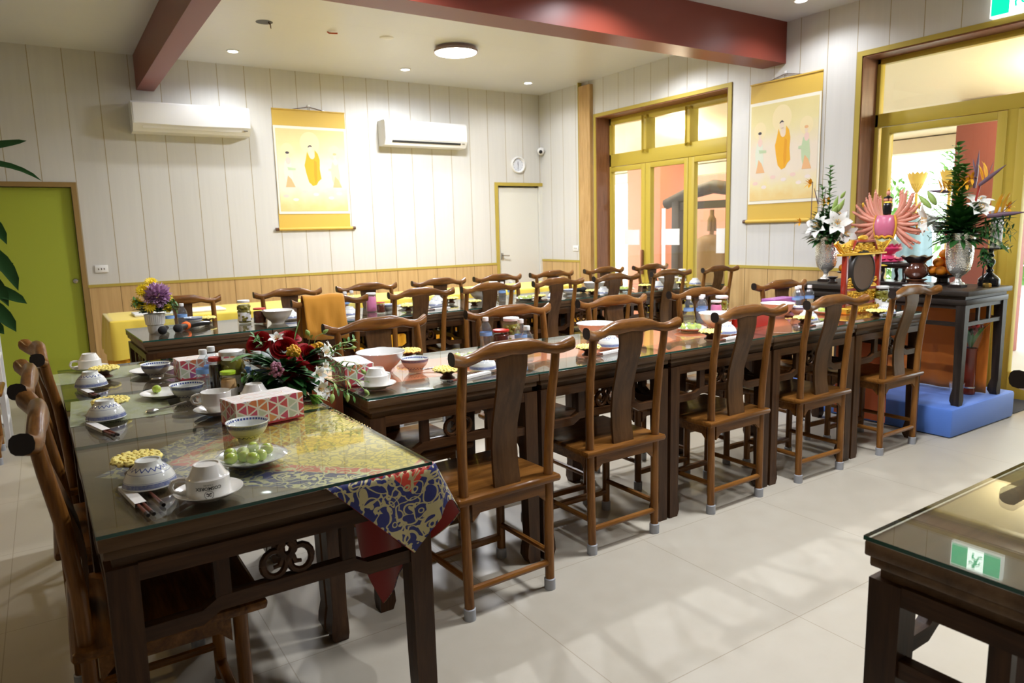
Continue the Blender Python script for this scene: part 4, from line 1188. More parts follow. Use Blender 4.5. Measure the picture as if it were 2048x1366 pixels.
# ------------------------------------------------------------------ brocade cloth: a square laid cornerwise, two corners hanging
def brocade():
    W, C0 = .93, Vector((.048, 2.011)); n = 62
    a = Vector((cos(radians(45)), sin(radians(45)))); b = Vector((cos(radians(45)), -sin(radians(45))))
    R = Matrix.Rotation(-RC, 2); O = Vector((.026, 1.566)); Rb = Matrix.Rotation(RC, 2)
    x1, y0 = TW + .0045, -.0005           # table edges in the table frame (right and near)
    vs, uvs = [], []
    for i in range(n + 1):
        for j in range(n + 1):
            u, v = W * i / n, W * j / n          # u along a, v along b
            p = R @ (C0 + a * u + b * v - O)
            x, y, z = p.x, p.y, TZ - .0083
            ox, oy = max(0, x - x1), max(0, y0 - y)
            if ox > 0 or oy > 0:
                z = TZ + .001
            if ox > 0 and oy > 0:                # hanging corner: a cone fold out past the table corner
                rr = hypot(ox, oy); th = atan2(oy, ox)
                k = .13
                x = x1 + .004 + rr * cos(th) * .45; y = y0 - .004 - rr * k * sin(th); z = TZ - rr * .985
            elif ox > 0:
                d = ox; wave = .012 * sin(y * 21) * min(1, d * 5)
                near = max(0, 1 - (y - y0) / .12)
                x = x1 + .005 + wave + d * (.02 + .43 * near); z = TZ - d * .985
            elif oy > 0:
                d = oy; near = max(0, 1 - (x1 - x) / .3)
                y = y0 - .005 - d * (.03 + .08 * near) + .006 * sin(x * 30) * min(1, d * 5); z = TZ - d * .99
            q = O + Rb @ Vector((x, y)); vs.append((q.x, q.y, z)); uvs.append((u, v))
    fs = [(i * (n + 1) + j, i * (n + 1) + j + 1, (i + 1) * (n + 1) + j + 1, (i + 1) * (n + 1) + j) for i in range(n) for j in range(n)]
    fs = [tuple(reversed(f)) for f in fs]
    m = MB(); m.add(vs, fs)
    o = m.build('brocade_cloth', M['brocade'], smooth=60)
    uv = o.data.uv_layers.new(name='cloth')
    for lp in o.data.loops:
        uv.data[lp.index].uv = uvs[lp.vertex_index]
    # red lining as its own skin behind the hanging part
    lin = MB(); keep = [f for f in fs if all(vs[i][2] < TZ - .012 or True for i in f) and max(vs[i][2] for i in f) <= TZ + .0011 and min(vs[i][2] for i in f) < TZ - .012]
    ctr = (O + Rb @ Vector((.37, .37)))
    idx = {}; lv = []
    for f in keep:
        for i in f:
            if i not in idx:
                idx[i] = len(lv); p = Vector(vs[i]); c = Vector((ctr.x, ctr.y, p.z)); d_ = (c - p); d_.z = 0
                lv.append(p + d_.normalized() * .0035)
    lin.add(lv, [tuple(reversed([idx[i] for i in f])) for f in keep])
    l = lin.build('cloth_lining', M['redlining'], o, smooth=60); l['label'] = 'deep red lining on the back'
    tag(o, 'blue, red and gold brocade cloth laid cornerwise under glass, one corner hanging', 'cloth')
brocade()

# orange red runner along the middle row, hanging at both ends
def runner():
    y0, y1 = .235, .62          # in row frame
    rows = []
    L = 5 * .7475
    O = Vector((.906, 2.345)); R = Matrix.Rotation(RA, 2)
    prof = [(-.012, TZ - .62), (-.011, TZ - .4), (-.010, TZ - .2), (-.008, TZ - .03), (-.003, TZ - .0085)] + [(L * k / 30, TZ - .0083) for k in range(31)] + [(L + .003, TZ - .0085), (L + .008, TZ - .03), (L + .011, TZ - .3), (L + .012, TZ - .55), (L + .013, TZ - .78)]
    for px, pz in prof:
        row = []
        for k in range(13):
            yy = y0 + (y1 - y0) * k / 12; h = max(0, TZ - .02 - pz)
            off = .014 * sin(k * 1.9) * min(1, h * 3)
            q = O + R @ Vector((px + (-abs(off) if px < 0 else (abs(off) if px > L else 0)), yy)); row.append((q.x, q.y, pz))
        rows.append(row)
    m = MB(); m.grid(rows)
    o = m.build('table_runner', M['redrunner'], smooth=70)
    tag(o, 'orange red cloth runner under the glass of the middle row, hanging at its ends', 'table runner')
runner()
# ------------------------------------------------------------------ flowers
def frame(d):
    d = Vector(d).normalized(); q = Vector((0, 0, 1)).rotation_difference(d); return q.to_matrix().to_4x4()
def rose(c, d, R, parent, m=None):
    mb = MB(); F = Matrix.Translation(c) @ frame(d); rnd = random.Random(int(c[0] * 999))
    layers = [(.16, .95, 3, .0), (.30, .98, 4, .02), (.46, .95, 5, .08), (.64, .86, 5, .18), (.82, .70, 6, .32), (1.0, .50, 7, .45)]
    for li, (rr, hh, n, curl) in enumerate(layers):
        for k in range(n):
            a0 = 2 * pi * k / n + li * .7 + rnd.random() * .2; wid = 2 * pi / n * .72
            rows = []
            for j in range(7):
                v = j / 6; row = []
                for i in range(7):
                    u = -1 + i / 3
                    r = R * rr * (.35 + .65 * sin(v * pi / 2)) + R * curl * max(0, v - .6) * 1.6 * (1 - .25 * u * u)
                    z = R * (hh * v ** .9 - .55 - curl * max(0, v - .72) * 1.2) * (1 - .10 * u * u * v)
                    a = a0 + wid * u * (.45 + .55 * sin(min(1, v * 1.1) * pi / 2)) 
                    row.append(F @ Vector((r * cos(a), r * sin(a), z)))
                rows.append(row)
            mb.grid(rows)
    return mb.build('rose', m or M['rosered'], parent, smooth=80)
def mum(c, R, parent, m, n=90, name='chrysanthemum', petal=.35, d=None, half=False):
    mb = MB(); rnd = random.Random(int(c[0] * 997 + c[2] * 31)); D = Vector(d).normalized() if d else None
    for k in range(n):
        z = 1 - 2 * (k + .5) / n; a = k * 2.399963
        v = Vector((sqrt(1 - z * z) * cos(a), sqrt(1 - z * z) * sin(a), z))
        if D and v.dot(D) < -.25: continue
        L = R * (.75 + .3 * rnd.random())
        mb.leaf(Vector(c) + v * R * (.25 if n < 200 else .55), v * (1 if n < 200 else .55) + Vector((rnd.uniform(-.2, .2), rnd.uniform(-.2, .2), rnd.uniform(-.2, .2))), L, R * petal, bend=-.25, n=3, up=(rnd.random() - .5, rnd.random() - .5, .6), cup=.4)
    return mb.build(name, m, parent, smooth=80)
def daisy(c, d, R, parent, m, name='yellow_daisy'):
    mb = MB(); F = Matrix.Translation(c) @ frame(d)
    for ring, (n, L, tz) in enumerate([(15, 1, .12), (12, .78, .45), (9, .5, .9)]):
        for k in range(n):
            a = 2 * pi * k / n + ring * .3
            b_ = MB(); b_.leaf((0, 0, 0), (cos(a), sin(a), tz), R * L, R * .30, bend=.10, n=4)
            mb.add(b_.v, b_.f, 0, F)
    mb.add(*(lambda s: (s.v, s.f))(MB().sphere((0, 0, R * .12), R * .22, 8, 6)), 0, F)
    return mb.build(name, m, parent, smooth=80)
def lily(c, d, R, parent, name='lily'):
    mb = MB(); F = Matrix.Translation(c) @ frame(d)
    for k in range(6):
        a = 2 * pi * k / 6 + (.1 if k % 2 else 0); rows = []
        W = .36 if k % 2 else .27
        for j in range(9):
            v = j / 8; r = R * (.12 + .95 * v ** 1.5); z = R * (.75 * sin(v * 1.9)); hw = R * W * sin(pi * min(1, .12 + v * .87)) ** .8
            s = Vector((-sin(a), cos(a), 0)); o = Vector((cos(a), sin(a), 0)); p = o * r + Vector((0, 0, z - R * .4))
            rows.append([F @ (p - s * hw + Vector((0, 0, R * .05))), F @ p, F @ (p + s * hw + Vector((0, 0, R * .05)))])
        mb.grid(rows)
    mb.add(*(lambda s: (s.v, s.f))(MB().tube([(0, 0, -R * .4), (0, 0, -R * .9)], [R * .13, R * .05], 8)), 0, F)
    o = mb.build(name, M['petalwhite'], parent, smooth=80)
    st = MB()
    for k in range(6):
        a = k * 1.05 + .3
        b_ = MB().tube([(0, 0, -R * .3), (R * .18 * cos(a), R * .18 * sin(a), R * .45)], R * .014, 5).sphere((R * .18 * cos(a), R * .18 * sin(a), R * .45), (R * .03, R * .07, R * .03), 6, 4)
        st.add(b_.v, b_.f, 0, F)
    st.build('stamens', M['petalgold'], o)
    return o
def bud(mb, a, b, r):
    a, b = Vector(a), Vector(b); mb.tube([a + (b - a) * t for t in (0, .15, .35, .6, .85, 1)], [r * .3, r * .75, r, r * .9, r * .45, r * .08], 8)
def spray(mb, base, d, L, nl, leafL, leafW, rnd, bend=.2, up=(0, 0, 1), stem=.0016):
    """a stem with alternate leaves"""
    base = Vector(base); d = Vector(d).normalized(); s = d.orthogonal().normalized()
    pts = [base + d * (L * t) + Vector((0, 0, -bend * L * t * t)) for t in [i / 6 for i in range(7)]]
    mb.tube(pts, [stem] * 6 + [stem * .5], 5)
    for k in range(nl):
        t = .15 + .85 * k / max(1, nl - 1); i = min(5, int(t * 6)); p = pts[i].lerp(pts[i + 1], t * 6 - i)
        a = k * 2.4 + rnd.random(); w = d.cross(s)
        o = (s * cos(a) + w * sin(a)) * .9 + d * .55
        mb.leaf(p, o, leafL * (1 - .35 * t) * rnd.uniform(.8, 1.1), leafW, bend=.25, n=4)

# red rose bouquet on the column table
rb = empty('flower_arrangement', (.71, 2.62, TZ)); tag(rb, 'low bouquet of dark red roses with white blossoms and trailing pale buds', 'flower arrangement')
def RL(p): return (p[0] - .71, p[1] - 2.62, p[2] - TZ)
b = MB(); b.lathe([(0, 0), (.045, 0), (.075, .02), (.085, .05), (.080, .055), (0, .05)], 24); b.build('bowl', M['blackgloss'], rb, smooth=40)
for c, d, R in [((.735, 2.555, .905), (-.25, -1, .38), .056), ((.795, 2.625, .962), (.35, -.8, .55), .052), ((.715, 2.66, .995), (-.25, -.8, .75), .052), ((.645, 2.76, 1.010), (-.6, -.6, .6), .050), ((.775, 2.78, 1.02), (.2, -.3, .9), .046)]:
    rose(RL(c), d, R * .80, rb)
g = MB(); rnd = random.Random(5)
for k in range(150):
    a = rnd.random() * 6.28; e = rnd.uniform(-.25, 1.1); v = Vector((cos(a), sin(a), e))
    g.leaf(Vector((0, 0, .06)) + v * .05, v, rnd.uniform(.07, .125), rnd.uniform(.028, .05), bend=.35, n=5)
g.build('foliage', M['leafdark'], rb, smooth=80)
g = MB()
for (c, d, L) in [((.62, 2.62, .90), (-.8, -.5, .4), .10), ((.83, 2.56, .92), (.8, -.5, .1), .12), ((.86, 2.6, .95), (.7, -.2, .6), .13), ((.66, 2.74, .99), (-.4, -.5, .7), .10), ((.81, 2.52, .86), (.6, -.7, -.1), .12)]:
    spray(g, RL(c), d, L, 14, .038, .010, rnd)
g.leaf(RL((.765, 2.70, 1.0)), (.25, -.1, 1), .10, .030, bend=.05); g.leaf(RL((.60, 2.64, .98)), (-.9, -.3, .15), .09, .035, bend=.3)
g.build('filler_leaves', M['leafmid'], rb, smooth=80)
g = MB()
for k in range(46):
    a = rnd.uniform(-.9, .9); e = rnd.uniform(-.5, .25)
    g.leaf(RL((.735, 2.455, .845)), (.35 + .4 * sin(a), -.75 * cos(a), e), rnd.uniform(.04, .075), .006, bend=.3, n=3)
g.build('fern_tuft', M['leaflime'], rb, smooth=80)
# golden and mauve clusters of small blossoms
for nm, c, R, mt, n in [('golden_blossoms', (.725, 2.575, .990), .024, M['petalgold'], 60), ('mauve_blossoms', (.640, 2.505, .942), .027, M['petalmauve'], 60), ('golden_blossoms', (.835, 2.62, .992), .013, M['petalgold'], 30)]:
    mb = MB()
    for k in range(n):
        v = Vector((rnd.gauss(0, 1), rnd.gauss(0, 1), rnd.gauss(0, 1))).normalized() * R * rnd.uniform(.6, 1)
        mb.sphere(tuple(Vector(RL(c)) + v), (.0062, .0062, .0055), 6, 5)
    mb.build(nm, mt, rb, smooth=80)
for c, d, R in [((.700, 2.70, 1.022), (-.3, -.5, .9), .030), ((.850, 2.60, .965), (.6, -.8, .5), .034), ((.875, 2.64, .975), (.9, -.4, .5), .030), ((.785, 2.50, .905), (.3, -1, .2), .032), ((.775, 2.455, .862), (.3, -.9, -.1), .034), ((.80, 2.475, .845), (.6, -.7, -.3), .030), ((.82, 2.53, .925), (.7, -.7, .2), .026)]:
    lily(RL(c), d, R, rb, 'white_blossom')
g = MB()
def stemcurve(*p): g.tube([Vector(RL(q)) for q in p], .0014, 5)
for base, mid, tip, r in [((.80, 2.52, .88), (.83, 2.46, .875), (.818, 2.448, .838), .010), ((.83, 2.52, .89), (.88, 2.46, .875), (.872, 2.445, .832), .009), ((.83, 2.5, .88), (.91, 2.46, .875), (.935, 2.44, .838), .008), ((.85, 2.58, .96), (.90, 2.56, 1.0), (.945, 2.57, 1.004), .006), ((.86, 2.58, .95), (.90, 2.55, .98), (.93, 2.54, .982), .006), ((.82, 2.63, 1.0), (.835, 2.62, 1.03), (.85, 2.61, 1.04), .007), ((.80, 2.64, .99), (.81, 2.63, 1.02), (.80, 2.62, 1.035), .009), ((.86, 2.55, .92), (.93, 2.52, .93), (.955, 2.51, .90), .008), ((.84, 2.5, .87), (.96, 2.47, .86), (1.00, 2.455, .845), .006)]:
    stemcurve(base, tuple((a + b) / 2 + (.012 if i == 2 else 0) for i, (a, b) in enumerate(zip(base, mid))), mid, tip)
    v = Vector(tip) - Vector(mid); v.normalize(); bud(g, RL(tip), tuple(Vector(RL(tip)) + v * (r * 3.6)), r)
    g.leaf(RL(mid), v + Vector((.4, -.3, .3)), .03, .010, bend=.3, n=4)
g.build('trailing_buds', M['leafpale'], rb, smooth=80)

# potted yellow and lilac flowers on the back row
px, py = .545, 4.945
pot = empty('flower_pot', (px, py, TZ + .0004)); tag(pot, 'white ribbed ceramic flower pot at the end of the back row', 'flower pot')
b = MB(); n = 64; prof = [(0, 0), (.040, 0), (.042, .004), (.0475, .052), (.0545, .056), (.061, .120), (.058, .121), (.053, .10), (0, .095)]
rows = []
for r_, z in prof:
    rows.append([((r_ + (.0009 * cos(k * 2 * pi / n * 32) if z > .055 and r_ > .053 else 0)) * cos(2 * pi * k / n), (r_ + (.0009 * cos(k * 2 * pi / n * 32) if z > .055 and r_ > .053 else 0)) * sin(2 * pi * k / n), z) for k in range(n)])
b.grid(rows, close=True); b.build('pot_body', M['mag_white'], pot, smooth=35)
fb = empty('potted_flowers', (px, py, TZ + .10)); tag(fb, 'yellow daisies around one large lilac bloom in the white pot', 'flowers')
def FLc(p): return (p[0] - px, p[1] - py, p[2] - TZ - .10)
for c, d, R in [((.487, 4.90, 1.100), (-.5, -.8, .4), .036), ((.545, 4.95, 1.145), (0, -.6, .7), .034), ((.525, 4.93, 1.118), (-.2, -.6, .6), .028), ((.452, 4.91, 1.022), (-.7, -.7, .1), .032), ((.516, 4.87, 1.004), (-.1, -1, .15), .034), ((.618, 4.90, .978), (.4, -.9, .0), .026), ((.638, 4.93, 1.045), (.7, -.7, .3), .026)]:
    daisy(FLc(c), d, R * 1.3, fb, M['petalyellow'])
mum(FLc((.566, 4.895, 1.062)), .058, fb, M['petalpurple'], 330, 'lilac_bloom', .40)
g = MB()
for k in range(70):
    a = rnd.random() * 6.28; e = rnd.uniform(.28, 1.3); v = Vector((cos(a), sin(a), e))
    g.leaf(v * .03 + Vector((0, 0, .02)), v, rnd.uniform(.07, .115), rnd.uniform(.025, .045), bend=.22, n=5)
g.build('foliage', M['leafdark'], fb, smooth=80)
g = MB()
for k in range(9):
    spray(g, FLc((.61, 4.93, 1.0)), (.55 + rnd.uniform(-.2, .2), -.2 + rnd.uniform(-.3, .3), .1 + rnd.uniform(-.4, .5)), .07, 10, .035, .006, rnd)
for k in range(5):
    spray(g, FLc((.47, 4.9, 1.03)), (-.6, rnd.uniform(-.4, .2), rnd.uniform(-.2, .5)), .05, 8, .03, .008, rnd)
g.build('filler_leaves', M['leafmid'], fb, smooth=80)

# ------------------------------------------------------------------ yellow cloth table along the back wall
def cloth_table():
    x0, x1, y0, y1, zt = .385, 5.15, 6.40, 7.20, .775
    r = empty('buffet_table', (x0, y0, 0)); tag(r, 'long side table under yellow cloth with a pleated orange skirt by the wall', 'table')
    b = MB(); b.box(((x1 - x0) / 2, (y1 - y0) / 2, zt - .02), (x1 - x0 - .02, y1 - y0 - .02, .03)); b.build('tabletop', M['table_x'], r, smooth=0)
    for lx in (.08, (x1 - x0) / 2, x1 - x0 - .08):
        for ly in (.08, y1 - y0 - .08):
            b = MB(); b.box((lx, ly, (zt - .035) / 2), (.05, .05, zt - .035)); b.build('leg', M['table_z'], r, smooth=0)
    # yellow cloth: top with a soft drape all round
    per = []
    W, D = x1 - x0, y1 - y0
    def edge(t):
        L = 2 * (W + D); s = t * L
        if s < W: return (s, 0, 0, -1)
        s -= W
        if s < D: return (W, s, 1, 0)
        s -= D
        if s < W: return (W - s, D, 0, 1)
        s -= W; return (0, D - s, -1, 0)
    n = 420; rows = []
    for dz, off in ((0, -.04), (0, 0), (-.012, .006), (-.10, .010), (-.22, .014), (-.315, .017)):
        row = []
        for k in range(n):
            x, y, nx, ny = edge(k / n); w = .022 * sin(k * .55 + .8 * sin(k * .13)) * min(1, -dz * 4) + .004 * sin(k * 1.7)
            row.append((x + nx * (off + w * (dz < -.02)), y + ny * (off + w * (dz < -.02)), zt + .002 + dz + (.012 * sin(k * .21) if dz < -.3 else 0)))
        rows.append(row)
    c = MB(); c.grid(rows, close=True); c.add([(.03, .03, zt + .0018), (W - .03, .03, zt + .0018), (W - .03, D - .03, zt + .0018), (.03, D - .03, zt + .0018)], [(0, 1, 2, 3)])
    c.build('yellow_cloth', M['yellowcloth'], r, smooth=70)
    n = 900; rows = []
    for z in (zt - .25, .45, .25, .02):
        row = []
        for k in range(n):
            x, y, nx, ny = edge(k / n); w = .012 * sin(k * 1.15) + .006 * sin(k * .37)
            row.append((x + nx * (w - .012), y + ny * (w - .012), z))
        rows.append(row)
    c = MB(); c.grid(rows, close=True); c.build('pleated_skirt', M['orangeskirt'], r, smooth=70)
cloth_table()
tag(boxobj('folded_paper_stack', (.58, 6.60, .777), (1.30, 6.90, .797), M['white'], bev=.008), 'flat pale grey stack lying on the yellow cloth behind the flower pot', 'stack')

# folded robe over the first back row chair
def robe():
    X, Y = ROBE; w = .135; rows = []
    prof = [(.045, .735), (.044, .80), (.040, .88), (.034, .96), (.026, 1.006), (.010, 1.0245), (-.006, 1.0265), (-.020, 1.022), (-.033, 1.00), (-.040, .95), (-.046, .88), (-.050, .80), (-.050, .735)]
    n = 22
    for j, (dy, z) in enumerate(prof):
        row = []
        for k in range(n + 1):
            u = -1 + 2 * k / n
            dn = max(0, 1.0 - z)
            y = dy + (.006 * sin(u * 7 + z * 14) + .005 * sin(u * 15 - z * 22) + .004 * sin(u * 3 + z * 40)) * min(1, dn * 8) * (1 if dy < 0 else -1)
            row.append((X - .035 + u * (w + .01 * dn) + .030 * dn, Y - .004 + y - .002, z - .008 * u * (dn > .15) + .004 * sin(u * 4)))
        rows.append(row)
    m = MB(); m.grid(rows); o = m.build('folded_robe', M['orangerobe'], smooth=80)
    sm = o.modifiers.new('thick', 'SOLIDIFY'); sm.thickness = .006; sm.offset = 1
    o.location = (0, 0, 0); tag(o, 'orange brown robe folded over the crest of a yoke back chair', 'robe')
robe()

# ------------------------------------------------------------------ altar
AX0, AX1, AY0, AY1, AZ = 4.885, 5.475, 2.188, 3.425, .945
PX0, PX1, PY0, PY1, PZ = 4.765, 5.655, 2.170, 3.62, .190
def platform():
    m = MB(); m.box(((PX0 + PX1) / 2, (PY0 + PY1) / 2, PZ / 2 + .001), (PX1 - PX0, PY1 - PY0, PZ - .002), bev=.018)
    o = m.build('platform', M['bluecloth'], smooth=40); tag(o, 'low platform wrapped in blue cloth under the black altar table', 'platform')
platform()
def altar():
    r = empty('altar_table', ((AX0 + AX1) / 2, (AY0 + AY1) / 2, PZ)); tag(r, 'black wooden altar table standing on the blue platform', 'altar table')
    W, D, H = AX1 - AX0, AY1 - AY0, AZ - PZ
    t = MB(); t.box((0, 0, H - .017), (W + .03, D + .03, .034), bev=.006); t.box((0, 0, H - .045), (W - .02, D - .02, .024)); t.box((0, 0, H - .075), (W, D, .036), bev=.004); t.build('tabletop', M['altar'], r, smooth=30)
    for sx in (-1, 1):
        for sy in (-1, 1):
            P = []
            for z, w in [(H - .09, .058), (.30, .050), (.11, .046), (.06, .058), (.03, .060), (.001, .046)]:
                x1, y1 = sx * (W / 2 - .004), sy * (D / 2 - .004); x0, y0 = x1 - sx * w, y1 - sy * w
                P.append([(x0, y0, z), (x1, y0, z), (x1, y1, z), (x0, y1, z)])
            l = MB(); l.grid(P, close=True); l.f += [(20, 21, 22, 23)]; l.m += [0]; l.build('leg', M['altar_z'], r, smooth=30)
    for sy in (-1, 1):
        y = sy * (D / 2 - .025)
        a = MB(); a.box((0, y, H - .105), (W - .11, .022, .028)); a.build('apron', M['altar'], r, smooth=0)
        a = MB(); a.box((0, y, H - .220), (W - .11, .022, .026)); a.build('rail', M['altar'], r, smooth=0)
        for x in (-.075, .075):
            a = MB(); a.box((x, y, H - .163), (.022, .018, .090)); a.build('strut', M['altar_z'], r, smooth=0)
    for sx in (-1, 1):
        x = sx * (W / 2 - .025)
        a = MB(); a.box((x, 0, H - .105), (.022, D - .11, .028)); a.build('apron', M['altar'], r, smooth=0)
        a = MB(); a.box((x, 0, H - .220), (.022, D - .11, .026)); a.build('rail', M['altar'], r, smooth=0)
        for y in (-.36, -.18, .18, .36):
            a = MB(); a.box((x, y, H - .163), (.018, .022, .090)); a.build('strut', M['altar_z'], r, smooth=0)
altar()
def hanging(name, lb, x, y0, y1, z0, z1, m, amp=.010):
    rows = []
    for j in range(7):
        z = z1 + (z0 - z1) * j / 6
        rows.append([(x + amp * sin(k * .9 + j * .15) * j / 6, y0 + (y1 - y0) * k / 40, z) for k in range(41)])
    mb = MB(); mb.grid(rows); o = mb.build(name, m, smooth=80); tag(o, lb, 'cloth')
    sm = o.modifiers.new('thick', 'SOLIDIFY'); sm.thickness = .003
    return o
hanging('altar_cloth', 'orange cloth hanging under the black altar table, inside its legs', 5.395, 2.255, 3.33, PZ + .004, AZ - .10, M['orangecloth'])

# silver glass vases with bouquets
def vase(x, y, lb):
    r = empty('vase', (x, y, AZ + .0005)); tag(r, lb, 'vase', 'silver glass vases on the altar')
    b = MB(); b.lathe([(0, 0), (.060, 0), (.060, .016), (.050, .020), (0, .020)], 4, M=Matrix.Rotation(pi / 4, 4, 'Z')); b.build('square_base', M['darkstand'], r, smooth=0)
    b = MB(); b.lathe([(.0, .020), (.044, .021), (.042, .028), (.022, .040), (.017, .060), (.022, .075), (.045, .092), (.068, .120), (.079, .165), (.083, .23), (.084, .31), (.098, .355), (.101, .362), (.098, .364), (.082, .325), (.079, .31), (.078, .23), (.073, .165), (.060, .120), (.03, .095), (0, .09)], 30)
    b.build('vase_body', M['silverglass'], r, smooth=60)
    b = MB()
    for s in (0, pi):
        b.tube([(.086 * cos(s + 1.2) + .012 * cos(a) * cos(s + 2.77), .086 * sin(s + 1.2) + .012 * cos(a) * sin(s + 2.77), .25 + .012 * sin(a)) for a in [i * 2 * pi / 12 for i in range(13)]], .003, 6)
    b.build('ring_handle', M['chrome'], r)
VL, VR = (5.125, 3.330), (5.155, 2.372)
vase(VL[0], VL[1], 'silver glass vase at the far end of the altar, holding white lilies')
vase(VR[0], VR[1], 'silver glass vase at the near end of the altar, holding strelitzia flowers')
def bop(r, c, d, L, flip=1):
    """strelitzia head: grey red spathe with orange sepals"""
    c = Vector(c); d = Vector(d).normalized()
    s = MB(); s.tube([c, c + d * L * .35, c + d * L * .7, c + d * L], [L * .055, L * .075, L * .045, L * .004], 8, ell=.6); o = s.build('strelitzia_spathe', M['bopgrey'], r, smooth=70)
    q = MB(); u = Vector((0, 0, 1)); e = d.cross(u).normalized(); up = e.cross(d) * -1
    if up.z < 0: up = -up
    for k, (f, g_, h_) in enumerate([(.2, .9, .15), (.28, .95, -.2), (.35, 1, .05), (.15, .85, -.05)]):
        q.leaf(c + d * L * f, d * .35 * flip + up * g_ + e * h_, L * .62, L * .12, bend=.1, n=4)
    q.build('orange_sepals', M['petalgold'], o, smooth=80)
    v = MB(); v.leaf(c + d * L * .3, d * .8 + up * .6, L * .6, L * .05, bend=.0, n=3); v.build('blue_tongue', M['bopgrey'], o, smooth=80)
def bouquet(nm, V, lb, kind):
    r = empty(nm, (V[0], V[1], AZ + .33)); tag(r, lb, 'bouquet', 'tall bouquets on the altar')
    rn = random.Random(kind + 40)
    def q(y, z, x=0.): return (x, y - V[1], z - AZ - .33)
    g = MB()
    for k in range(300):
        a = rn.random() * 6.28; e = rn.uniform(-.15, 2.2); v = Vector((cos(a), sin(a), e)).normalized()
        g.leaf(v * .04 + Vector((0, 0, max(0, v.z) * rn.uniform(0, .10))), v, rn.uniform(.09, .17), rn.uniform(.022, .05), bend=.3, n=5)
    for k in range(26):
        a = rn.random() * 6.28
        spray(g, (0, 0, .02), (cos(a), sin(a), rn.uniform(.0, .7)), rn.uniform(.13, .19), 16, .045, .008, rn)
    g.build('dark_foliage', M['leafdark'], r, smooth=80)
    g = MB()
    if kind == 0:
        spray(g, (0, -.01, .05), (.02, .03, 1), .50, 40, .085, .028, rn, bend=0, stem=.004)
        spray(g, (0, .02, .05), (-.1, .05, 1), .36, 20, .09, .03, rn, bend=0, stem=.003)
        for c in [(3.36, 1.50), (3.30, 1.52), (3.42, 1.47)]: spray(g, q(c[0], c[1] - .1), (rn.uniform(-.2, .2), rn.uniform(-.4, .1), 1), .14, 8, .07, .024, rn)
        g.leaf((.03, -.05, .05), (-.3, -.5, .9), .18, .05); g.leaf((.03, -.03, .08), (-.6, -.7, .1), .17, .045, bend=.6)
    else:
        for dd, L in [((.0, .06, 1), .56), ((.05, -.02, 1), .42), ((-.05, .10, 1), .40)]: spray(g, (0, .02, .05), dd, L, 44, .090, .050, rn, bend=0, stem=.004)
        for c in [(2.45, 1.45), (2.38, 1.5), (2.33, 1.45)]: spray(g, q(c[0], c[1] - .1), (rn.uniform(-.2, .2), rn.uniform(-.3, .3), 1), .15, 9, .08, .032, rn)
    g.build('upright_greenery', M['leafmid'], r, smooth=80)
    if kind == 0:
        for (y, z, x, d, R) in [(3.345, 1.372, -.09, (-.75, .1, .25), .098), (3.205, 1.392, -.07, (-.7, -.5, .3), .098), (3.17, 1.32, -.02, (-.4, -.8, -.1), .085), (3.30, 1.45, .06, (.2, -.5, .7), .08)]: lily(q(y, z, x), d, R, r)
        g = MB()
        for a, b, rad in [((3.28, 1.44), (3.20, 1.535), .021), ((3.26, 1.48), (3.21, 1.60), .018), ((3.22, 1.48), (3.155, 1.575), .017), ((3.20, 1.58), (3.15, 1.63), .013)]: bud(g, q(*a, -.05), q(*b, -.07), rad)
        g.build('lily_bud', M['leafpale'], r, smooth=80)
        g = MB()
        for c in [(3.575, 1.405), (3.50, 1.70), (3.49, 1.71), (3.33, 1.56), (3.37, 1.55)]:
            for k in range(6):
                a = k * 1.05; g.leaf(q(*c), (-.5, .5 * cos(a), .6 * sin(a) + .4), .055, .018, n=3)
        g.build('yellow_blossoms', M['petalgold'], r, smooth=80)
        g = MB()
        for a, b in [((3.38, 1.48), (3.36, 1.66)), ((3.42, 1.55), (3.46, 1.67)), ((3.30, 1.45), (3.27, 1.59))]: g.tube([q(*a), q(*b)], [.006, .002], 6)
        g.tube([q(3.48, 1.30), q(3.475, 1.72)], .003, 5)
        g.build('dark_stems', M['bopgrey'], r, smooth=60)
    else:
        for (y, z, x, d, R) in [(2.555, 1.405, -.06, (-.6, .6, -.1), .105), (2.270, 1.455, .0, (-.4, -.5, .6), .085), (2.53, 1.36, .03, (-.3, .8, -.3), .09), (2.31, 1.50, .05, (-.2, -.3, .9), .09)]: lily(q(y, z, x), d, R, r)
        g = MB()
        for a, b, rad in [((2.56, 1.48), (2.645, 1.575), .019), ((2.53, 1.50), (2.585, 1.60), .021)]: bud(g, q(*a, -.03), q(*b, -.05), rad)
        g.tube([q(2.45, 1.38), q(2.56, 1.48)], .003, 5); g.tube([q(2.45, 1.42), q(2.53, 1.50)], .003, 5)
        g.leaf(q(2.60, 1.41), (-.3, .6, .5), .16, .03, bend=.3); g.leaf(q(2.55, 1.43), (-.3, .8, .0), .13, .03, bend=.5)
        g.build('lily_bud', M['leafpale'], r, smooth=80)
        g = MB()
        for (dy, dz) in [(-1, .25), (-1, .05), (-.9, -.25), (-.8, .4)]:
            spray(g, (-.02, -.10, .05), (-.2, dy, dz), .24, 26, .075, .012, rn, bend=.2)
        g.leaf((-.03, -.12, .08), (-.3, -1, .35), .26, .075, bend=.15); g.leaf((-.03, -.10, .02), (-.3, -1, -.15), .26, .07, bend=.3)
        for k in range(6): spray(g, (0, -.14, -.06), (-.3 + rn.random() * .5, -.3 + rn.uniform(-.3, .3), -.7), .10, 9, .05, .018, rn)
        g.build('fern_fronds', M['leafdark'], r, smooth=80)
        bop(r, q(2.275, 1.615, -.02), (-.1, -.75, .55), .20); bop(r, q(2.31, 1.60, .0), (-.1, -.1, 1), .24, -1)
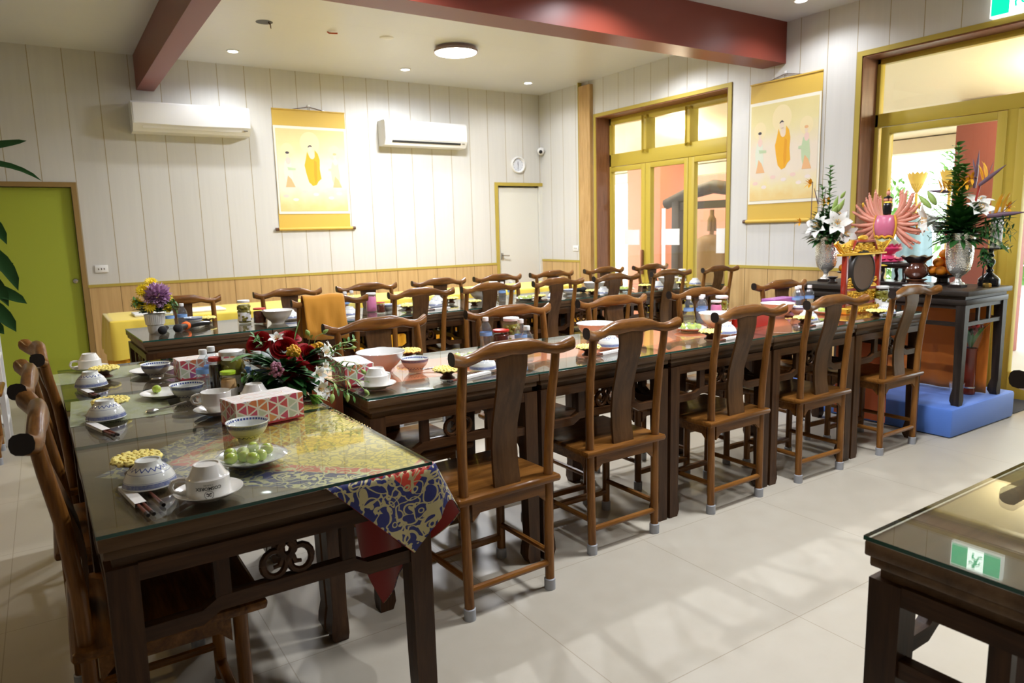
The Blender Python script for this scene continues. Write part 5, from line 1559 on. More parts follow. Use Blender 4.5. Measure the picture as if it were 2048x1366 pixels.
        bop(r, q(2.46, 1.585, .0), (-.15, 1, .10), .15); bop(r, q(2.20, 1.415, -.04), (-.2, -1, .08), .24)
        g = MB(); g.tube([q(2.36, 1.35), q(2.30, 1.50), q(2.278, 1.62)], .007, 6); g.tube([q(2.34, 1.36), q(2.26, 1.395), q(2.20, 1.415)], .007, 6); g.build('red_stems', M['bopred'], r, smooth=60)
        g = MB()
        for c in [(2.33, 1.66), (2.36, 1.63), (2.47, 1.62), (2.42, 1.60), (2.10, 1.46)]:
            for k in range(6):
                a = k * 1.05; g.leaf(q(*c), (-.5, .6 * cos(a), .6 * sin(a) + .3), .07, .02, n=3)
        g.build('yellow_blossoms', M['petalgold'], r, smooth=80)
bouquet('lily_bouquet', VL, 'bouquet of white lilies and pale buds with a tall green spike', 0)
bouquet('strelitzia_bouquet', VR, 'bouquet with grey and orange strelitzia heads, lilies and fern fronds', 1)

# many armed statue, its back towards the tables
def statue():
    sx, sy, z0 = 5.20, 2.905, 1.105
    st = empty('statue_stand', (sx, sy - .04, AZ + .0005)); tag(st, 'dark carved stand with curved legs carrying the pink statue', 'stand')
    b = MB(); b.box((0, 0, .148), (.24, .40, .022), bev=.005); b.box((0, 0, .128), (.21, .36, .018)); b.box((0, 0, .012), (.22, .38, .022), bev=.004)
    for a in (-1, 1):
        for c in (-1, 0, 1):
            b.tube([(a * .09, c * .15, .02), (a * .105, c * .165, .05), (a * .085, c * .15, .09), (a * .10, c * .16, .125)], [.016, .013, .013, .017], 8)
    b.build('stand_frame', M['darkstand'], st, smooth=50)
    b = MB(); b.sphere((-.118, 0, .138), (.006, .05, .008), 10, 6); b.build('gold_carving', M['gold'], st)
    r = empty('statue', (sx, sy, z0)); tag(r, 'pink many armed statue on a lotus seat, seen from behind', 'statue')
    lo = MB(); lo.lathe([(0, 0), (.10, 0), (.125, .006), (.118, .020), (.080, .032), (.062, .05), (.070, .068), (.105, .085), (.112, .10), (.09, .118), (0, .125)], 28)
    for ring, (n, r0, z, L, t) in enumerate([(16, .085, .018, .055, -.15), (14, .070, .072, .065, .75), (14, .078, .085, .055, 1.1)]):
        for k in range(n):
            a = 2 * pi * (k + .5 * (ring % 2)) / n; lo.leaf((r0 * cos(a), r0 * sin(a), z), (cos(a), sin(a), t), L, .042, bend=-.25, n=4, cup=.5)
    lo.build('lotus_seat', M['pinklotus'], r, smooth=70)
    sk = MB(); sk.lathe([(0, .115), (.085, .118), (.088, .135), (.055, .165), (.045, .185), (0, .19)], 24); sk.build('lower_robe', M['sage'], r, smooth=70)
    sh = MB(); sh.lathe([(.046, .178), (.050, .186), (.047, .196), (.042, .198)], 20); sh.build('red_sash', M['lacquer'], r, smooth=60)
    # continuous body: torso, neck, head and the fan of arms
    bd = MB(); P = []
    for z, wy, wx in [(.180, .040, .034), (.20, .045, .036), (.235, .056, .042), (.275, .064, .042), (.31, .066, .038), (.330, .052, .030), (.342, .026, .022), (.355, .020, .020), (.372, .024, .026), (.395, .029, .031), (.415, .028, .030), (.432, .018, .02), (.438, .004, .004)]:
        P.append([(wx * cos(a), wy * sin(a), z) for a in [2 * pi * k / 18 for k in range(18)]])
    bd.grid(P, close=True)
    rn = random.Random(8)
    for s in (-1, 1):
        for ring, (n, L, xo) in enumerate([(9, .222, .0), (7, .190, .02), (5, .155, .035)]):
            for k in range(n):
                t = k / (n - 1); ang = radians(78 - 128 * t + rn.uniform(-4, 4)); 
                base = Vector((xo, s * (.050 + .012 * cos(ang)), .285 + .035 * sin(ang))); u = Vector((rn.uniform(-.06, .10), s * cos(ang), sin(ang))); w = Vector((0, -s * sin(ang), cos(ang))) * (.22 if t < .5 else .12)
                LL = L * rn.uniform(.88, 1.05)
                pts = [base, base + u * LL * .3 - w * LL * .35, base + u * LL * .62 - w * LL * .25, base + u * LL * .86 + w * LL * .1]
                bd.tube(pts, [.0180, .0165, .0135, .0095], 7)
                h = pts[-1]; du = (pts[-1] - pts[-2]).normalized()
                bd.sphere(tuple(h + du * .007), (.0115, .0115, .0115), 7, 5)
                for f in (-1, 0, 1, 2): bd.tube([h + du * .010, h + du * .022 + Vector((.002 * f, s * .004 * f * abs(sin(ang)) , .004 * f)), h + du * .031 + Vector((.003 * f, 0, .0025 * f))], [.0032, .0028, .0018], 5)
                bd.tube([h + du * .004, h + du * .012 + Vector((0, 0, .010)), h + du * .020 + Vector((0, 0, .013))], [.003, .0026, .0018], 5)
    # face on the far side
    bd.sphere((.031, 0, .392), (.006, .004, .006), 6, 5)
    for s in (-1, 1): bd.sphere((.002, s * .030, .392), (.007, .004, .012), 6, 5)
    bd.build('statue_body', M['pinkskin'], r, smooth=70)
    # back cape
    cp = MB(); rows = []
    for j in range(9):
        v = j / 8; row = []
        for k in range(13):
            u = -1 + k / 6; z = .338 - .150 * v - (.012 * (1 - abs(cos(u * pi * 1.5))) * v if v > .8 else 0); hw = .066 + .014 * sin(v * pi)
            row.append((-.026 - .050 * sqrt(max(0, 1 - u * u)) * (.35 + .65 * sin(.25 + v * 2.4)), u * hw, z))
        rows.append(row)
    cp.grid(rows); o = cp.build('cape', M['pinkrobe'], r, smooth=80)
    sm = o.modifiers.new('thick', 'SOLIDIFY'); sm.thickness = .006
    tr = MB(); tr.tube([rows[j][0] for j in range(9)] + rows[8][1:] + [rows[j][12] for j in range(7, -1, -1)], .0085, 6); tr.build('cape_trim', M['petalgold'], r)
    hr = MB(); P = []
    for z, w in [(.345, .027), (.365, .030), (.385, .032), (.408, .031), (.42, .027)]: P.append([(w * cos(a) * 1.02 - .004, w * sin(a), z) for a in [pi * (.42 + 1.16 * k / 14) for k in range(15)]])
    hr.grid(P); hr.sphere((-.004, 0, .418), (.028, .027, .018), 12, 8); hr.build('black_hair', M['blackgloss'], r, smooth=70)
    cr = MB(); cr.lathe([(.026, .424), (.029, .428), (.026, .436), (0, .438)], 18); cr.lathe([(.010, .515), (.012, .518), (.004, .525), (.003, .535), (0, .537)], 10); cr.build('gold_crown', M['gold'], r, smooth=50)
    hd = MB()
    for a in range(5): hd.sphere((.021 * cos(a * 1.257 + .6), .021 * sin(a * 1.257 + .6), .450), (.011, .011, .014), 8, 6)
    hd.sphere((0, 0, .496), (.015, .015, .019), 10, 8); hd.build('small_crown_heads', M['pinkskin'], r, smooth=70)
    tp = MB()
    for a in range(5): tp.sphere((.020 * cos(a * 1.257 + .6), .020 * sin(a * 1.257 + .6), .463), (.012, .012, .008), 8, 6)
    tp.sphere((0, 0, .47), (.018, .018, .010), 10, 6); tp.build('small_hair_caps', M['blackgloss'], r, smooth=70)
    for (y, z) in [(-.225, .39), (.19, .42), (-.215, .26)]:
        oo = MB(); oo.sphere((0, y, z), (.008, .008, .020), 8, 6); oo.leaf((0, y, z), (0, y, .1), .04, .02, n=3); oo.build('gold_emblem', M['gold'], r, smooth=70)
statue()

# gong in its red and gold stand, on the altar end table
def gong():
    r = empty('gong_stand', (4.390, 2.602, TZ + .0005)); tag(r, 'red lacquer and gold carved frame holding a bronze gong', 'gong stand')
    b = MB()
    for s in (-1, 1): b.box((s * .186, 0, .205), (.030, .030, .330), bev=.003)
    b.box((0, 0, .150), (.35, .022, .016)); b.box((0, 0, .058), (.35, .022, .016)); b.build('red_frame', M['lacquer'], r, smooth=30)
    b = MB(); b.box((0, 0, .372), (.50, .04, .014), bev=.003); b.box((0, 0, .163), (.345, .016, .008)); b.build('gold_bar', M['gold'], r, smooth=30)
    # carved wings and crest
    b = MB()
    poly = [(-.235, .380), (-.305, .440), (-.29, .452), (-.24, .436), (-.17, .448), (-.13, .462), (.13, .462), (.17, .448), (.24, .436), (.29, .452), (.305, .440), (.235, .380)]
    b.prism(poly, -.008, .008); rn = random.Random(2)
    for k in range(150):
        x = rn.uniform(-.26, .26); z = rn.uniform(.388, .436)
        if abs(x) > .20 + (z - .38) * 1.2: continue
        b.sphere((x, -.008, z), (.013, .009, .007), 7, 5); 
    for s in (-1, 1): b.tube([(s * .21, -.006, .385), (s * .26, -.01, .42), (s * .30, -.012, .452), (s * .285, -.012, .458)], [.008, .010, .007, .004], 7)
    b.sphere((0, 0, .472), (.055, .016, .020), 14, 8); b.build('carved_crest', M['gold'], r, smooth=60)
    b = MB(); b.tube([(-.135, -.012, .40), (-.105, -.014, .452), (.105, -.014, .452), (.135, -.012, .40)], .010, 8); b.build('red_handle', M['lacquer'], r, smooth=50)
    b = MB(); b.box((0, 0, .104), (.345, .012, .074))
    for k in range(90):
        b.sphere((rn.uniform(-.165, .165), -.008, rn.uniform(.074, .134)), (.012, .006, .006), 7, 5)
    for s in (-1, 1):
        for k in range(20): b.sphere((s * rn.uniform(.09, .165), -.006, rn.uniform(.17, .22)), (.012, .006, .007), 7, 5)
    b.build('carved_panel', M['gold'], r, smooth=60)
    b = MB(); b.box((0, 0, .020), (.44, .09, .040), bev=.006)
    for k in range(60): b.sphere((rn.uniform(-.21, .21), -.046, rn.uniform(.006, .036)), (.014, .007, .007), 7, 5)
    b.build('carved_foot', M['gold'], r, smooth=60)
    g = MB(); F = Matrix.Translation((0, 0, .262)) @ Matrix.Rotation(pi / 2, 4, 'X')
    g.lathe([(0, .012), (.04, .013), (.10, .012), (.116, .014), (.118, .010)], 40, M=F); gd = g.build('gong_disc', M['bronze'], r, smooth=40)
    g = MB(); g.lathe([(.114, .011), (.120, .019), (.132, .015), (.139, .002), (.139, -.020), (.130, -.022), (.124, .0), (0, .004)], 40, M=F); g.build('gong_rim', mat('dark bronze rim', (.03, .026, .022), .4, spec=.3), gd, smooth=40)
    g = MB()
    for s in (-1, 1): g.tube([(s * .09, 0, .365), (s * .085, 0, .365 - .01)], .003, 5); g.tube([(s * .09, 0, .366), (s * .092, 0, .352)], .003, 5)
    g.build('gong_cord', M['lacquer'], r)
gong()

# incense burner, orange pyramids, candle stand, small things on the altar
def burner():
    r = empty('incense_burner', (5.16, 2.655, AZ + .0005)); tag(r, 'brown glazed incense burner with flared dark rim on a low stand', 'incense burner')
    b = MB(); b.lathe([(0, 0), (.075, 0), (.080, .010), (.06, .018), (.055, .030), (.075, .042), (.07, .046), (0, .046)], 28)
    for k in range(4): b.sphere((.065 * cos(k * 1.57), .065 * sin(k * 1.57), .012), (.015, .015, .013), 8, 6)
    b.build('wooden_stand', M['wood_stand'], r, smooth=50)
    b = MB(); b.lathe([(0, .046), (.04, .047), (.07, .065), (.082, .095), (.078, .125), (.060, .150), (.055, .160), (0, .165)], 30); b.build('pot_body', M['brownpot'], r, smooth=70)
    b = MB(); n = 36; rows = []
    for rr, z in [(.055, .158), (.066, .172), (.090, .190), (.102, .204), (.096, .206), (.06, .195), (.0, .19)]: rows.append([((rr + (.005 * cos(k * 2 * pi / n * 8) if rr > .085 else 0)) * cos(2 * pi * k / n), (rr + (.005 * cos(k * 2 * pi / n * 8) if rr > .085 else 0)) * sin(2 * pi * k / n), z + (.005 * cos(k * 2 * pi / n * 8) if rr > .085 else 0)) for k in range(n)])
    b.grid(rows, close=True); b.build('flared_rim', M['darkstand'], r, smooth=70)
burner()
orange = MB().sphere((0, 0, .0335), (.0355, .0355, .0335), 18, 12).sphere((0, 0, .066), (.004, .004, .002), 6, 4).build('orange', M['orangefruit'], smooth=80)
def oranges(x, y, lb, where, stand='footed_dish'):
    r = empty(stand, (x, y, AZ + .0005)); tag(r, lb, 'dish', 'footed fruit dishes')
    b = MB(); b.lathe([(0, 0), (.055, 0), (.057, .010), (.040, .020), (.038, .045), (.060, .056), (.112, .066), (.118, .074), (.114, .075), (.07, .068), (0, .067)], 30); b.build('dish_body', M['darkstand'], r, smooth=50)
    z = AZ + .0685
    for k in range(6): a = k * pi / 3 + .2; place(orange, x + .0715 * cos(a), y + .0715 * sin(a), z, k, 'orange in the bottom ring of the pyramid ' + where, 'orange', 'oranges in the pyramid ' + where)
    for k in range(3): a = k * 2 * pi / 3 + .5; place(orange, x + .0415 * cos(a), y + .0415 * sin(a), z + .056, k, 'orange in the middle tier of the pyramid ' + where, 'orange', 'oranges in the pyramid ' + where)
    place(orange, x, y, z + .112, 0, 'single orange topping the pyramid ' + where, 'orange', 'oranges in the pyramid ' + where)
oranges(5.315, 2.545, 'dark footed dish of oranges beside the strelitzia vase', 'beside the strelitzia vase')
oranges(5.26, 3.185, 'dark footed dish of oranges behind the gong', 'behind the gong')
def candle():
    r = empty('candle_stand', (5.375, 2.275, AZ + .0005)); tag(r, 'black turned wooden stand with a flat round top at the altar corner', 'stand')
    b = MB(); b.lathe([(0, 0), (.062, 0), (.066, .012), (.064, .045), (.050, .062), (.030, .080), (.018, .092), (.024, .105), (.014, .118), (.020, .135), (.030, .155), (.028, .175), (.014, .190), (.022, .205), (.013, .220), (.016, .235), (.05, .246), (.098, .250), (.100, .258), (.0, .258)], 30); b.build('turned_stand', M['blackgloss'], r, smooth=45)
    o = MB(); o.lathe([(0, 0), (.004, .001), (.004, .24), (0, .25)], 8); o = o.build('mallet_rod', M['blackgloss']); o.location = (5.275, 2.272, AZ + .0005); tag(o, 'thin black rod upright beside the turned candle stand', 'rod')
    c = MB(); c.lathe([(0, 0), (.030, 0), (.036, .075), (.034, .075), (.029, .004), (0, .004)], 24); c = c.build('candle_cup', M['clearwhite'], smooth=50); c.location = (5.40, 2.262, AZ + .2595); c.scale = (1.1, 1.1, 3.6); tag(c, 'frosted white candle glass on the turned black stand', 'candle glass')
    b = MB(); b.lathe([(0, .004), (.022, .004), (.026, 0), (.028, .008), (.027, .024), (.020, .030), (0, .031)], 8); b = b.build('brass_cup', M['brass'], smooth=30); b.location = (5.235, 2.225, AZ + .0005); tag(b, 'small faceted brass cup at the altar corner', 'cup')
    p = MB(); p.lathe([(0, .003), (.05, .0), (.085, .012), (.084, .014), (.05, .006), (0, .006)], 30); p = p.build('white_dish', M['porcelain'], smooth=50); p.location = (5.015, 2.575, AZ + .0005); tag(p, 'shallow white dish on the altar behind the last chair', 'dish')
    k = MB(); k.lathe([(0, 0), (.035, 0), (.037, .006), (.022, .014), (.020, .03), (.040, .048), (.038, .050), (0, .046)], 22); k = k.build('offering_cup', M['darkstand'], smooth=50); k.location = (5.0, 3.19, AZ + .0005); tag(k, 'small dark footed offering cup between lily vase and gong', 'cup')
M['clearwhite'] = mat('frosted white glass', (.80, .80, .78), .3, trans=.3)
candle()
# under the altar
t = empty('lacquer_cylinder', (5.32, 2.335, PZ + .001)); tag(t, 'tall red brown lacquered cylinder standing under the altar', 'cylinder vase')
b = MB(); b.lathe([(0, 0), (.046, 0), (.048, .02), (.044, .028), (.043, .30), (.046, .31), (.046, .325), (.040, .325), (.039, .29), (0, .29)], 24); b.build('cylinder_body', mat('red brown lacquer', (.16, .022, .012), .15, coat=.5), t, smooth=40)
b = MB(); b.lathe([(.0485, .045), (.0495, .050), (.0485, .055)], 24); b.build('metal_band', M['chrome'], t)
f = empty('wrapped_bouquet', (5.32, 2.335, PZ + .30)); tag(f, 'bouquet in clear plastic wrap standing in the lacquered cylinder', 'bouquet')
b = MB()
for k in range(26):
    a = rnd.random() * 6.28; b.leaf((.01 * cos(a), .01 * sin(a), .03), (.25 * cos(a), .25 * sin(a), 1), rnd.uniform(.12, .22), .03, n=4)
b.build('stalks', M['leafmid'], f, smooth=80)
b = MB()
for k in range(24):
    v = Vector((rnd.gauss(0, .030), rnd.gauss(0, .030), rnd.uniform(.10, .22))); b.sphere(tuple(v), (.016, .016, .014), 7, 5)
b.build('red_blooms', M['redcap'], f, smooth=80)
b = MB(); n = 20; b.grid([[((r_ + .006 * sin(k * 2.1)) * cos(2 * pi * k / n), (r_ + .006 * sin(k * 2.1)) * sin(2 * pi * k / n), z) for k in range(n)] for r_, z in [(.035, .0), (.050, .06), (.066, .14), (.062, .21), (.03, .262), (.006, .270)]], close=True); b.build('plastic_wrap', M['film'], f, smooth=80)
c = MB(); c.lathe([(0, .002), (.036, 0), (.047, .088), (.050, .090), (.0495, .093), (.045, .088), (.034, .004), (0, .004)], 24); c = c.build('plastic_tub', M['film'], smooth=50); c.location = (5.185, 2.345, PZ + .001); tag(c, 'clear plastic tub on the blue platform inside the altar leg', 'tub')
m = MB(); m.box((0, 0, .004), (.9, .60, .008), bev=.003); m = m.build('door_mat', mat('dark grey mat', (.06, .065, .075), .9), smooth=0); m.location = (6.12, 2.62, .0); tag(m, 'dark grey mat on the floor beside the blue platform', 'mat')
m.location = (5.72 + .30, 2.50, 0); m.scale = (.62, 1, 1)
# ------------------------------------------------------------------ things on the walls and ceiling
def aircon(x0, x1, zt, zb, lb):
    r = empty('air_conditioner', ((x0 + x1) / 2, YB - .001, zb)); tag(r, lb, 'air conditioner', 'wall air conditioners')
    W, H = x1 - x0, zt - zb
    prof = [(0, 0), (-.175, .006), (-.205, .050), (-.222, .080), (-.224, H * .55), (-.215, H - .02), (-.19, H), (0, H)]
    b = MB(); b.prism(prof, -W / 2, W / 2, axis='x'); b.build('casing', M['white'], r, smooth=25)
    b = MB(); b.grid([[(-W / 2 + .012 + (W - .024) * k / 20, y - .0035 - .004 * sin(pi * k / 20), z - .010 * sin(pi * k / 20) * (j == 0)) for k in range(21)] for j, (y, z) in enumerate([(-.2205, .085), (-.224, H * .5), (-.218, H - .018)])]); b.build('front_panel', M['acwhite'], r, smooth=60)
    b = MB(); b.add([(-W / 2 + .09, -.203, .036), (W / 2 - .09, -.203, .036), (W / 2 - .09, -.214, .060), (-W / 2 + .09, -.214, .060)], [(0, 1, 2, 3)]); b.build('air_outlet', mat('dark air outlet', (.03, .03, .03), .6) if zb < 2.47 else M['white'], r, smooth=0)
    b = MB(); b.box((0, -.200, .026), (W - .17, .010, .045), M=Matrix.Rotation(radians(-18), 4, 'X')); b.build('louver', M['acwhite'], r, smooth=0)
    b = MB(); b.box((W / 2 - .05, -.214, .052), (.04, .004, .008)); b.build('status_lamp', M['chrome'], r, smooth=0)
M['acwhite'] = mat('glossy white panel', (.84, .84, .83), .25)
aircon(.880, 2.010, 2.778, 2.482, 'white air conditioner on the wall beside the red beam')
aircon(3.570, 4.690, 2.762, 2.462, 'white air conditioner between the wall scroll and the small clock')

def scroll(Mx, lb):
    """hanging scroll in its own frame: x across, z up, front towards -y"""
    r = empty('hanging_scroll'); r.matrix_world = Mx; tag(r, lb, 'hanging scroll', 'hanging scroll paintings')
    W2, H = .425, 1.335
    b = MB(); b.grid([[(-W2 - (.006 if z < .2 else 0) + 2 * W2 * k / 8, -.004 - .004 * sin(z * 3) , z) for k in range(9)] for z in [H * j / 14 for j in range(15)]]); m_ = b.build('brocade_mount', M['scrollgold'], r, smooth=80)
    b = MB(); b.box((0, -.010, .665), (.845, .003, .985)); b.build('silk_border', M['scrollcream'], m_, smooth=0)
    b = MB(); b.box((0, -.0125, 0), (.802, .003, .925)); p = b.build('painting', M['painting'], r, smooth=0); p.location = (0, 0, .665)
    b = MB(); b.tube([(-.44, -.014, .0), (.44, -.014, .0)], .018, 14); rl = b.build('roller', M['scrollgold'], r, smooth=60)
    for s in (-1, 1): c = MB(); c.tube([(s * .44, -.014, 0), (s * .475, -.014, 0)], .0195, 12); c.build('roller_knob', M['wood_stand'], rl)
    b = MB(); b.box((0, -.006, H + .004), (.85, .012, .012)); b.build('top_rod', M['scrollgold'], r, smooth=0)
    b = MB(); b.tube([(-.19, -.008, H + .008), (0, -.010, H + .045), (.19, -.008, H + .008)], .004, 6); b.tube([(-.012, -.01, H), (-.004, -.012, H + .045)], .002, 5); b.tube([(.012, -.01, H), (.004, -.012, H + .045)], .002, 5); b.build('hanging_cord', M['wood_stand'], r)
    b = MB(); b.box((0, -.006, H + .052), (.03, .010, .035), bev=.003); b.build('wall_hook', M['white'], r)
    def patch(name, pts, m, y):
        c = MB(); n = len(pts); c.add([(q[0], y, q[1]) for q in pts], [tuple(reversed(range(n)))]); return c.build(name, M['p_' + m], p, smooth=0)
    def ell(cx, cz, rx, rz, n=22): return [(cx + rx * cos(2 * pi * k / n), cz + rz * sin(2 * pi * k / n)) for k in range(n)]
    Y = -.0144
    def figure(cx, cz, s, robe, halo):
        patch('painted_halo', ell(cx, cz + .20 * s, halo, halo * 1.1), 'halo', Y)
        return patch
    # plain robed figures
    figure(-.02, .11, 1, 'robe', .115); figure(-.285, .06, .8, 'ppale', .075); figure(.27, .05, .8, 'pgreen', .075)
    patch('painted_robe', [(-.055, .215), (-.075, .13), (-.095, .06), (-.08, -.03), (-.055, -.13), (-.01, -.175), (.035, -.16), (.06, -.12), (.095, -.09), (.082, .02), (.088, .12), (.07, .19), (.035, .235), (.03, .17), (.0, .13), (-.03, .15)], 'robe', Y - .0003)
    patch('painted_fold', [(.02, .12), (.05, .10), (.045, -.10), (.02, -.16), (.01, -.05)], 'robe2', Y - .0006)
    patch('painted_face', ell(-.018, .245, .026, .036), 'face', Y - .0005); patch('painted_chest', ell(.0, .175, .032, .045), 'face', Y - .0005)
    patch('painted_hair', [(-.048, .262), (-.03, .285), (-.012, .290), (.008, .272), (-.002, .268), (-.02, .272), (-.036, .262)], 'hairp', Y - .0008)
    for cx, c1, c2 in ((-.285, 'ppale', 'psalmon'), (.27, 'pgreen', 'psalmon')):
        s = 1 if cx < 0 else -1
        patch('painted_gown', [(cx - .035, .10), (cx - .055, .0), (cx - .045, -.10), (cx - .02, -.18), (cx + .045, -.17), (cx + .05, -.05), (cx + .035, .08), (cx, .12)], c1, Y - .0003)
        patch('painted_skirt', [(cx - .01, -.06), (cx - .04, -.19), (cx + .07 * 1, -.19), (cx + .03, -.10)], c2, Y - .0006)
        patch('painted_sleeve', [(cx - .01, .035), (cx + s * .085, .025), (cx + s * .085, .0), (cx, .0)], 'pgreen', Y - .0009)
        patch('painted_face', ell(cx, .165, .018, .025), 'face', Y - .0005)
        patch('painted_hair', ell(cx, .195, .022, .014), 'hairp' if cx < 0 else 'psalmon', Y - .0007)
        patch('painted_body', ell(cx + .005, .105, .028, .04), 'ppink', Y - .0004)
    for (x, z) in [(-.11, -.24), (.02, -.27), (.13, -.23), (-.33, -.29), (.20, -.31), (.30, -.26), (-.22, -.33)]:
        patch('painted_lotus', ell(x, z, .034, .018, 12), 'plotus' if (x * 100) % 2 < 1 else 'ppink', Y - .0003)
scroll(Matrix.Translation((2.728, YB - .002, 1.490)), 'yellow hanging scroll of robed figures between the two air conditioners')
scroll(Matrix.Translation((XR - .002, 4.395, 1.432)) @ Matrix.Rotation(-pi / 2, 4, 'Z') @ Matrix.Diagonal((.92, 1, .985, 1)), 'yellow hanging scroll of robed figures between the two glazed doors')

# clock
c = empty('wall_clock', (5.603, YB - .001, 2.300)); tag(c, 'round white clock on the wall above the small white door', 'clock')
F = Matrix.Rotation(pi / 2, 4, 'X')
b = MB(); b.lathe([(.086, 0), (.108, .0), (.112, .02), (.108, .034), (.096, .036), (.088, .024), (.086, .012)], 40, M=F); b.build('clock_rim', M['white'], c, smooth=40)
b = MB(); b.lathe([(0, .012), (.088, .012)], 40, M=F); fc = b.build('clock_face', mat('pale blue clock face', (.70, .73, .80), .4), c)
b = MB(); b.box((0, -.0145, .022), (.006, .002, .05)); b.build('hour_hand', M['black'], fc, smooth=0)
b = MB(); b.box((.004, -.0155, -.028), (.004, .002, .065), M=Matrix.Rotation(.1, 4, 'Y')); b.build('minute_hand', M['black'], fc, smooth=0)
b = MB()
for k in range(12): b.box((.074 * sin(k * pi / 6), -.0135, .074 * cos(k * pi / 6)), (.006, .002, .006))
b.build('hour_marks', M['black'], fc, smooth=0)
# security camera in the corner
c = empty('security_camera', (5.955, YB - .03, 2.50)); tag(c, 'small white security camera with a dark lens in the wall corner', 'security camera')
b = MB(); b.sphere((0, -.04, -.01), .052, 18, 12); b.tube([(.03, 0, .01), (0, -.04, 0)], .03, 12); b.build('camera_body', M['white'], c, smooth=70)
b = MB(); b.sphere((-.026, -.072, -.022), .026, 12, 8); b.build('lens', M['blackgloss'], c, smooth=70)
# wall plates
def plate_(nm, loc, s, lb, right=False):
    r = empty(nm, loc, 0); tag(r, lb, 'socket')
    b = MB(); b.box((0, 0, 0), s, bev=.003); b.build('plate', M['white'], r, smooth=30)
    b = MB()
    for k in (-1, 0, 1):
        if right: b.box((-s[0] / 2 - .001, k * .025, .0), (.002, .010, .016))
        else: b.box((k * .025, -s[1] / 2 - .001, .0), (.010, .002, .016))
    b.build('switch_buttons', M['chrome'], r, smooth=0)
plate_('wall_socket', (.481, YB - .006, 1.130), (.118, .012, .074), 'white socket plate beside the lime green door frame')
plate_('wall_socket', (XR - .006, 7.588, 1.150), (.012, .115, .075), 'white socket plate near the oak post in the corner', True)
# exit sign
ex = empty('exit_sign', (XR - .001, 2.465, 2.838)); tag(ex, 'green and white lit exit sign with a running figure above the altar door', 'exit sign')
b = MB(); b.box((-.025, 0, .100), (.05, .372, .200), bev=.004); b.build('sign_box', M['signframe'], ex, smooth=30)
for y in (.118, -.118):
    b = MB(); b.box((-.0512, y, .100), (.002, .116, .172)); b.build('green_field', M['signgreen'], ex, smooth=0)
b = MB(); b.box((-.0512, 0, .100), (.002, .118, .172)); b.build('white_field', M['signwhite'], ex, smooth=0)
# running figure, mirrored so it runs towards the green end
b = MB()
def st_(pts, w):
    for (a, c_) in zip(pts[:-1], pts[1:]): b.tube([(-.0532, a[0], a[1]), (-.0532, c_[0], c_[1])], w, 8)
b.sphere((-.0532, .012, .158), (.003, .013, .013), 12, 8); st_([(.006, .142), (-.008, .098)], .011); st_([(.010, .135), (.034, .120), (.044, .135)], .0052); st_([(.002, .135), (-.026, .130), (-.036, .108)], .0052)
st_([(-.006, .098), (.022, .082), (.016, .046)], .0068); st_([(-.010, .098), (-.024, .066), (-.048, .058)], .0068)
b.build('running_figure', M['signgreen'], ex, smooth=60)

# ceiling lamp, downlights, hole, detector
L = empty('ceiling_lamp', (3.72, 6.62, ZC)); tag(L, 'round white lit ceiling lamp with a dark rim', 'ceiling lamp')
b = MB(); b.lathe([(0, 0), (.200, 0), (.200, -.022), (.222, -.030), (.224, -.050), (.218, -.054), (.212, -.050), (.208, -.03), (0, -.03)], 48); b.build('lamp_rim', mat('mauve grey lamp rim', (.30, .22, .22), .4), L, smooth=40)
b = MB(); b.lathe([(.213, -.046), (.205, -.056), (.15, -.064), (0, -.068)], 48); b.build('diffuser', M['lamp'], L, smooth=70)
dl = empty('downlight'); b = MB(); b.lathe([(.046, .002), (.062, .0), (.064, -.006), (.050, -.010), (.046, -.004)], 30); b.build('trim_ring', M['white'], dl, smooth=40)
b = MB(); b.lathe([(.0, -.005), (.047, -.004)], 24); b.build('lens', M['bulb'], dl)
DL = [(1.800, 7.740, 'lit downlight near the red beam end over the first air conditioner'), (3.670, 7.715, 'lit downlight between the scroll and the second air conditioner'), (5.365, 7.715, 'lit downlight in the corner above the small clock'), (5.546, 3.935, 'lit downlight near the glazed wall on the viewer side of the beam')]
for x, y, lb in DL: place(dl, x, y, ZC, 0, lb, 'downlight', 'recessed downlights')
hl = empty('ceiling_hole', (1.822, 6.617, ZC - .0005)); tag(hl, 'open black round hole in the ceiling with a wire loop hanging out', 'ceiling hole')
b = MB(); b.lathe([(0, -.0008), (.072, -.0008)], 30); b.build('hole', M['black'], hl)
b = MB(); b.tube([(.03, -.02, 0), (.045, -.03, -.03), (.055, .0, -.045), (.06, .03, -.03), (.06, .03, 0)], .004, 6); b.build('wire_loop', M['wood_stand'], hl)
w = MB(); w.tube([(0, 0, 0), (.012, -.01, -.012), (.04, -.05, -.020), (.07, -.07, -.022)], .007, 7); w = w.build('cable_stub', mat('red orange cable', (.50, .07, .02), .5)); w.location = (2.40, 6.66, ZC); tag(w, 'short red cable end hanging from the ceiling', 'cable')
d = MB(); d.lathe([(0, -.012), (.05, -.011), (.066, -.004), (.068, 0)], 28); d = d.build('ceiling_cover', M['white'], smooth=40); d.location = (2.955, 6.590, ZC); tag(d, 'flat round white cover plate on the ceiling before the lamp', 'cover plate')

